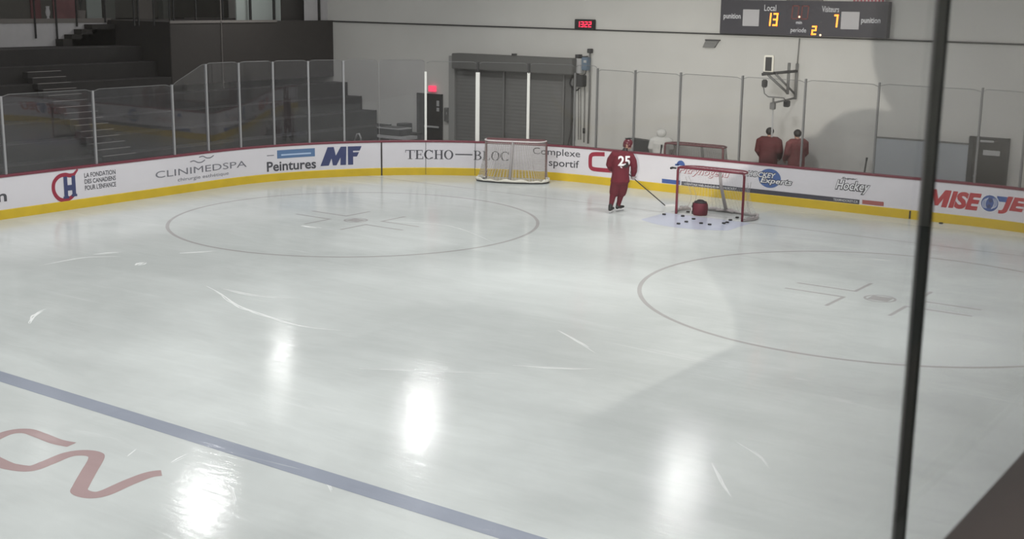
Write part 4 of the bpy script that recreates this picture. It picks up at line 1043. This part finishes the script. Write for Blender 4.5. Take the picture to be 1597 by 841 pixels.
for zz in (-.075, -.045, -.015, .015): mb.tube([tuple(hd+rot@Vector((.092*math.sin(a), .125*math.cos(a), zz))) for a in [(-1.1+2.2*i/N) for i in range(N+1)]], .003, 5)
for a in (-.8, -.3, .3, .8): mb.tube([tuple(hd+rot@Vector((.092*math.sin(a), .125*math.cos(a), zz))) for zz in (.03, -.085)], .003, 5)
mb.build('face_cage', 'glove', hm)
# gloves with fingers closed round the stick
WR, WLh = Vector(J['wri_r']), Vector(J['wri_l'])
blade = Matrix.Rotation(-YAW, 3, 'Z') @ (Vector((-1.69, .77, 0))-Vector((-2.30, -.95, 0)))
grip = Vector((.515, .165, .90))
def glove(wrist, d, n, th):
    mb = MB(); hand(mb, wrist, d, n, th, 62, 1.15, .019, .048); W = Vector(wrist); d = Vector(d).normalized()
    mb.limb([W-d*.09, W-d*.02], [.066, .06])
    return remeshed(mb.mesh('glove'), .009, 2)
sdir = (blade-grip).normalized()
link('glove', glove(WR, grip-WR, Vector((0, 1, .1)), 1), 'glove', pl, True)
link('glove', glove(WLh, (grip-sdir*.5)-WLh, Vector((.3, .8, .2)), -1), 'glove', pl, True)
# stick, held: a thing of its own
MB().loft([((.245, .04, 1.60), .082, .082), ((.262, .05, 1.66), .072, .072), ((.285, .06, 1.71), .066, .066)], 20).build('neck_guard', 'bagdark', pl, True)
stk = thing('hockey_stick', 'dark hockey stick with a white taped blade held by the player', 'stick', (-2.30, -.95, 0), YAW)
top_ = grip-sdir*.62
heel = blade-sdir*.02+Vector((0, 0, .035))
MB().tube([top_, grip, heel], .0145, 8).build('shaft', 'stick', stk)
MB().tube([top_, top_+sdir*.16], .018, 8).build('grip_tape', 'tape', stk)
bdv = Vector((1, .25, 0)).normalized(); rot = Matrix(((bdv.x, -bdv.y, 0), (bdv.y, bdv.x, 0), (0, 0, 1)))
mb = MB(); q = [heel+Vector((0, 0, -.0))+bdv*.30*i/6+Vector((-bdv.y, bdv.x, 0))*.03*(i/6)**2 for i in range(7)]
for i, p in enumerate(q):
    pass
L = []
for i, p in enumerate(q):
    h_ = .07*(1 if i < 6 else .7); nn = Vector((-bdv.y, bdv.x, 0))*.006
    L.append([mb.bm.verts.new((p.x+s*nn.x, p.y+s*nn.y, z)) for s, z in ((-1, .004), (1, .004), (1, .004+h_), (-1, .004+h_))])
for a, b in zip(L, L[1:]):
    for j in range(4): mb.bm.faces.new((a[j], a[(j+1) % 4], b[(j+1) % 4], b[j]))
mb.bm.faces.new(L[0]); mb.bm.faces.new(L[-1][::-1]); mb.build('stick_blade', 'tape', stk)

# --- standing figures behind the glass
def bystander(label, loc, rz, h, coat, group=None, lean=0.0, hairc='hair', armout=0.0, hood=False, wide=1.0, big=1.0, pose=None):
    k = h/1.78
    t = thing('person', label, 'person', loc, rz, group); t.scale = (wide, 1.1 if wide > 1 else 1, 1)
    J = dict(pelvis=(0, 0, .95), chest=(0, .0+lean*.6, 1.32), neck=(0, lean, 1.52), head=(0, lean+.03, 1.665), sho_l=(-.19, lean*.9, 1.45), elb_l=(-.25-armout, lean*.8+.02, 1.16), wri_l=(-.21, lean*.8+.18, .98),
             sho_r=(.19, lean*.9, 1.45), elb_r=(.25+armout, lean*.8+.02, 1.16), wri_r=(.21, lean*.8+.18, .98), hip_l=(-.09, 0, .92), kne_l=(-.10, .02, .5), ank_l=(-.11, 0, .09), hip_r=(.09, 0, .92), kne_r=(.10, .02, .5), ank_r=(.11, 0, .09))
    J.update(pose or {}); J = {a: Vector(v)*k for a, v in J.items()}
    b = link('body', body_mesh(J, (0, 1, 0)), 'skin', t, True); face_parts(J, (0, 1, 0), b)
    mb = MB(); P = lambda x, y, z: Vector((x, y, z))*k
    mb.loft([(P(0, 0, .72), .215*k, .165*k), (P(0, 0, .95), .215*k, .17*k), (P(0, lean*.4, 1.15), .215*k, .16*k), (P(0, lean*.7, 1.32), .245*k, .185*k), (P(0, lean*.9, 1.44), .225*k, .165*k), (P(0, lean, 1.51), .12*k, .115*k), (P(0, lean, 1.54), .075*k, .075*k)])
    for s in ('l', 'r'): mb.limb([J['chest']*.4+J['neck']*.6, J['sho_'+s]+Vector((0, 0, .008)), J['sho_'+s], J['elb_'+s], J['elb_'+s].lerp(J['wri_'+s], .9)], [.125*k, .10*k, .11*k, .088*k, .068*k])
    link('coat', remeshed(mb.mesh('coat'), .013, 3), coat, t, True)
    mb = MB(); mb.loft([(P(0, 0, .80), .16*k, .12*k), (P(0, 0, .95), .17*k, .13*k)])
    for s in ('l', 'r'): mb.limb([J['hip_'+s], J['kne_'+s], J['ank_'+s]+Vector((0, 0, .03))], [.105*k, .085*k, .075*k])
    link('trousers', remeshed(mb.mesh('trousers'), .013, 2), 'trousers', t, True)
    for s in ('l', 'r'):
        a = J['ank_'+s]; mb = MB(); mb.limb([a+Vector((0, -.02, .0)), a+Vector((0, -.02, -.045)), a+Vector((0, .16*k, -.05))], [.05*k, .045*k, .038*k]); link('shoe', remeshed(mb.mesh('shoe'), .01, 1), 'black', t, True)
    mb = MB(); hd = J['head']
    if hood:
        mb.ball(hd+Vector((0, -.015, .01)), (.125*k*big, .135*k*big, .155*k*big), None, 20, 14); bmesh.ops.bisect_plane(mb.bm, geom=mb.bm.verts[:]+mb.bm.edges[:]+mb.bm.faces[:], plane_co=hd+Vector((0, .06, 0)), plane_no=(0, 1, -.1), clear_outer=True)
        mb.build('hood', coat, t, True)
    else:
        mb.ball(hd+Vector((0, -.012, .028)), (.092*k, .105*k, .108*k), None, 20, 14); bmesh.ops.bisect_plane(mb.bm, geom=mb.bm.verts[:]+mb.bm.edges[:]+mb.bm.faces[:], plane_co=hd+Vector((0, .03, .02)), plane_no=(0, .8, -.75), clear_outer=True)
        mb.build('hair', hairc, t, True)
    return t
GR = 'people standing behind the end glass'
bystander('person in a dark red jacket standing behind the glass beside the hanging pole', (-.30, 4.2, .1), YAW-.5, 1.88, 'jacket', GR, wide=1.18)
bystander('person in a faded red jacket standing behind the glass, right of the other', (.55, 4.2, .1), YAW+.35, 1.88, 'jacket2', GR, wide=1.1)
bystander('person in an off white hooded coat crouched low behind the end boards', (-3.88, 4.40, .1), YAW, 1.55, 'whitecoat', GR, hood=True, wide=1.35)

# ------------------------------------------------------------------ gear behind the boards
def stick(label, a, b, mt='stick'):
    t = thing('hockey_stick', label, 'stick', tuple(b)); a, b = Vector(a), Vector(b)
    MB().tube([Vector((0, 0, 0)), a-b], .022, 8).build('shaft', mt, t); MB().tube([(a-b)*.93, (a-b)*1.003], .03, 8).build('grip_tape', 'rubber', t)
    d = Vector((.26, .02, -.02)); MB().tube([Vector((0, 0, .03)), Vector((.12, 0, .03)), d+Vector((0, 0, .05))], [.024, .03, .02], 6).build('stick_blade', mt, t)
    return t
stick('dark stick leaning on the wall right of the roller door', wpt(894, 184, 4.9), (wpt(888, 230, 4.85).x-.05, 4.6, .115))
stick('short dark stick propped behind the end boards near the white coat', wpt(1032, 226, 3.6), (wpt(1030, 250, 3.55).x-.1, 3.55, .115))
stick('black stick propped upright behind the end boards near the pale panel', wpt(1352, 246, 4.8), (wpt(1346, 270, 4.7).x, 4.6, .115), 'rubber')
# dark table board behind the player
tb = thing('folding_table', 'dark folding table stored behind the boards next to the player', 'table', (wpt(1010, 230, 4.74).x, 4.74, .1))
x0 = tb.location.x; a, b = wpt(990, 216, 4.74), wpt(1056, 226.5, 4.74); ztb = a.z-.1
mb = MB(); mb.poly([(a.x-x0-.1, 0, ztb-.05), (b.x-x0, 0, b.z-.1-.04), (b.x-x0, .2, b.z-.1-.04), (a.x-x0-.1, .2, ztb-.05)])
g = bmesh.ops.extrude_face_region(mb.bm, geom=mb.bm.faces[:])
for v in [e for e in g['geom'] if isinstance(e, bmesh.types.BMVert)]: v.co.z += .05
mb.build('table_top', 'darkgrey', tb)
MB().poly([(a.x-x0-.08, .02, .0), (a.x-x0-.08, .02, ztb-.05), (b.x-x0-.1, .02, ztb-.12), (b.x-x0-.25, .02, .45), (b.x-x0-.25, .02, 0)]).build('modesty_panel', 'darkgrey', tb)
for xx in (a.x-x0+.0, b.x-x0-.12):
    MB().tube([(xx, .06, 0), (xx, .06, ztb-.1)], .02, 8).build('leg', 'midgrey', tb); MB().tube([(xx, .18, 0), (xx, .18, ztb-.1)], .02, 8).build('leg', 'midgrey', tb)
# cart of stacked frames and boxes in the corner
yq = 3.5
ct = thing('equipment_cart', 'dark wheeled cart with pale rails behind the curved glass', 'cart', (wpt(618, 215, yq).x, yq, .1))
cx = ct.location.x
L_ = lambda u, v: (wpt(u, v, yq).x-cx, wpt(u, v, yq).z-.1)
(xa, z1), (xb, z0) = L_(597, 197), L_(642, 213)
MB().lohi((xa, -.3, z0-.10), (xb, .3, z0)).build('deck', 'lightgrey', ct); MB().lohi((xa+.05, -.28, z0), (xb-.25, .28, z0+.22)).bevel(.04).build('load', 'darkgrey', ct)
MB().lohi((xa, -.3, z0+.22), (xb-.25, .3, z0+.26)).build('rail', 'lightgrey', ct); MB().lohi((xa+.1, -.25, z0+.26), (xb-.4, .25, z1+.02)).bevel(.05).build('top_load', 'darkgrey', ct)
for sx in (xa+.1, xb-.1):
    for sy in (-.25, .25):
        MB().tube([(sx, sy, .06), (sx, sy, z0-.1)], .02, 8).build('leg', 'midgrey', ct); MB().cyl((sx, sy, .06), .06, .03, 16, rot=Matrix.Rotation(PI/2, 3, 'X')).build('wheel', 'rubber', ct)
(xa, z1), (xb, z0) = [(wpt(u, v, 4.5).x, wpt(u, v, 4.5).z) for u, v in ((624, 191.5), (637, 207))]
lb = thing('low_bench', 'low dark bench under the black box in the corner', 'bench', ((xa+xb)/2+.2, 4.5, .1))
x0 = lb.location.x; zz = z0-.1; xe = wpt(650, 207, 4.5).x-x0
MB().lohi((xa-x0-.08, -.25, zz-.06), (xe, .3, zz)).build('seat', 'fascia', lb)
MB().lohi((xa-x0-.06, -.2, 0), (xa-x0-.0, .28, zz-.06)).build('leg', 'darkgrey', lb); MB().lohi((xe-.08, -.2, 0), (xe-.02, .28, zz-.06)).build('leg', 'darkgrey', lb); MB().lohi((xa-x0-.0, .2, 0), (xe-.08, .24, zz-.06)).build('back_panel', 'fascia', lb)
cb = thing('speaker_box', 'upright dark box standing on the low bench in the corner', 'box', ((xa+xb)/2, 4.5, z0))
MB().lohi((xa-cb.location.x, -.2, 0), (xb-cb.location.x, .22, z1-z0)).bevel(.015).build('body', 'darkgrey', cb); MB().lohi((xa-cb.location.x+.03, -.212, .04), (xb-cb.location.x-.03, -.2, z1-z0-.04)).build('grille', 'black', cb)
# little pale hooks behind the left glass
sn, q5 = wthing('bent_tube', 'pale bent tube sticking up behind the corner boards', 'tube', 558, 215, 2.2)
wt3([(553, 219, 2.2), (557, 209, 2.2), (560, 208.5, 2.2), (563, 216, 2.2)], .03, 'bend', 'lightgrey', sn, q5); wt3([(553, 219, 2.2), (553, 240, 2.2)], .03, 'stem', 'midgrey', sn, q5); wt3([(563, 216, 2.2), (563, 240, 2.2)], .03, 'stem', 'midgrey', sn, q5)

# ------------------------------------------------------------------ viewing gallery in front: parapet, glass, an added shadow-casting figure
pp = thing('gallery_parapet', 'dark brown parapet top at the lower right corner', 'parapet', (14.3, -29, 3.9))
lk(MB().lohi((14.212, -40, 5.0), (14.40, -20, 5.062)).bevel(.006).build('cap', 'brown', pp)); lk(MB().lohi((14.25, -40, 3.9), (14.37, -20, 5.0)).build('wall', 'brown', pp))
YJ = -28.135
gw = thing('gallery_glass', 'near glass with a dark vertical joint the picture is taken through', 'glass', (14.185, -29, 4.6))
lk(MB().lohi((14.181, -34, 4.6), (14.189, YJ-.004, 7.2)).build('pane', 'near_glass', gw)); lk(MB().lohi((14.181, YJ+.004, 4.6), (14.189, -22, 7.2)).build('pane', 'near_glass', gw))
lk(MB().lohi((14.1815, YJ-.004, 4.6), (14.189, YJ+.004, 7.2)).build('joint_seal', 'seal', gw)); lk(MB().lohi((14.179, YJ-.004, 4.6), (14.1815, YJ+.004, 7.2)).build('joint_edge', 'seal_edge', gw))
struct(MB().lohi((14.37, -40, 3.7), (18, -19.7, 3.9)).build('floor_gallery', 'floor'))
struct(MB().lohi((17.9, -40, 3.9), (18.2, -19.7, 7.6)).build('wall_right', 'gal_wall'))
struct(MB().lohi((14.3, -40, 7.4), (18.2, -19.7, 7.6)).build('ceiling_gallery', 'gal_wall'))
struct(MB().lohi((14.3, -19.9, 3.9), (18.2, -19.7, 7.6)).build('wall_gallery_end', 'gal_wall'))
bystander('hooded figure added unseen behind the near glass to shade the end wall', (14.667, -29.474, 3.9), YAW, 1.76, 'darkcoat', None, hood=True, wide=1.24,
          pose=dict(elb_l=(-.13, .14, 1.30), wri_l=(-.072, .2, 1.53), elb_r=(.25, .16, 1.28), wri_r=(.12, .20, 1.46), hd_l=(.9, .1, .05), hd_r=(-.6, .1, .4), hn_l=(1, 0, 0), hn_r=(-1, 0, 0)))  # unseen figure, posed so that its shadow darkens the end wall
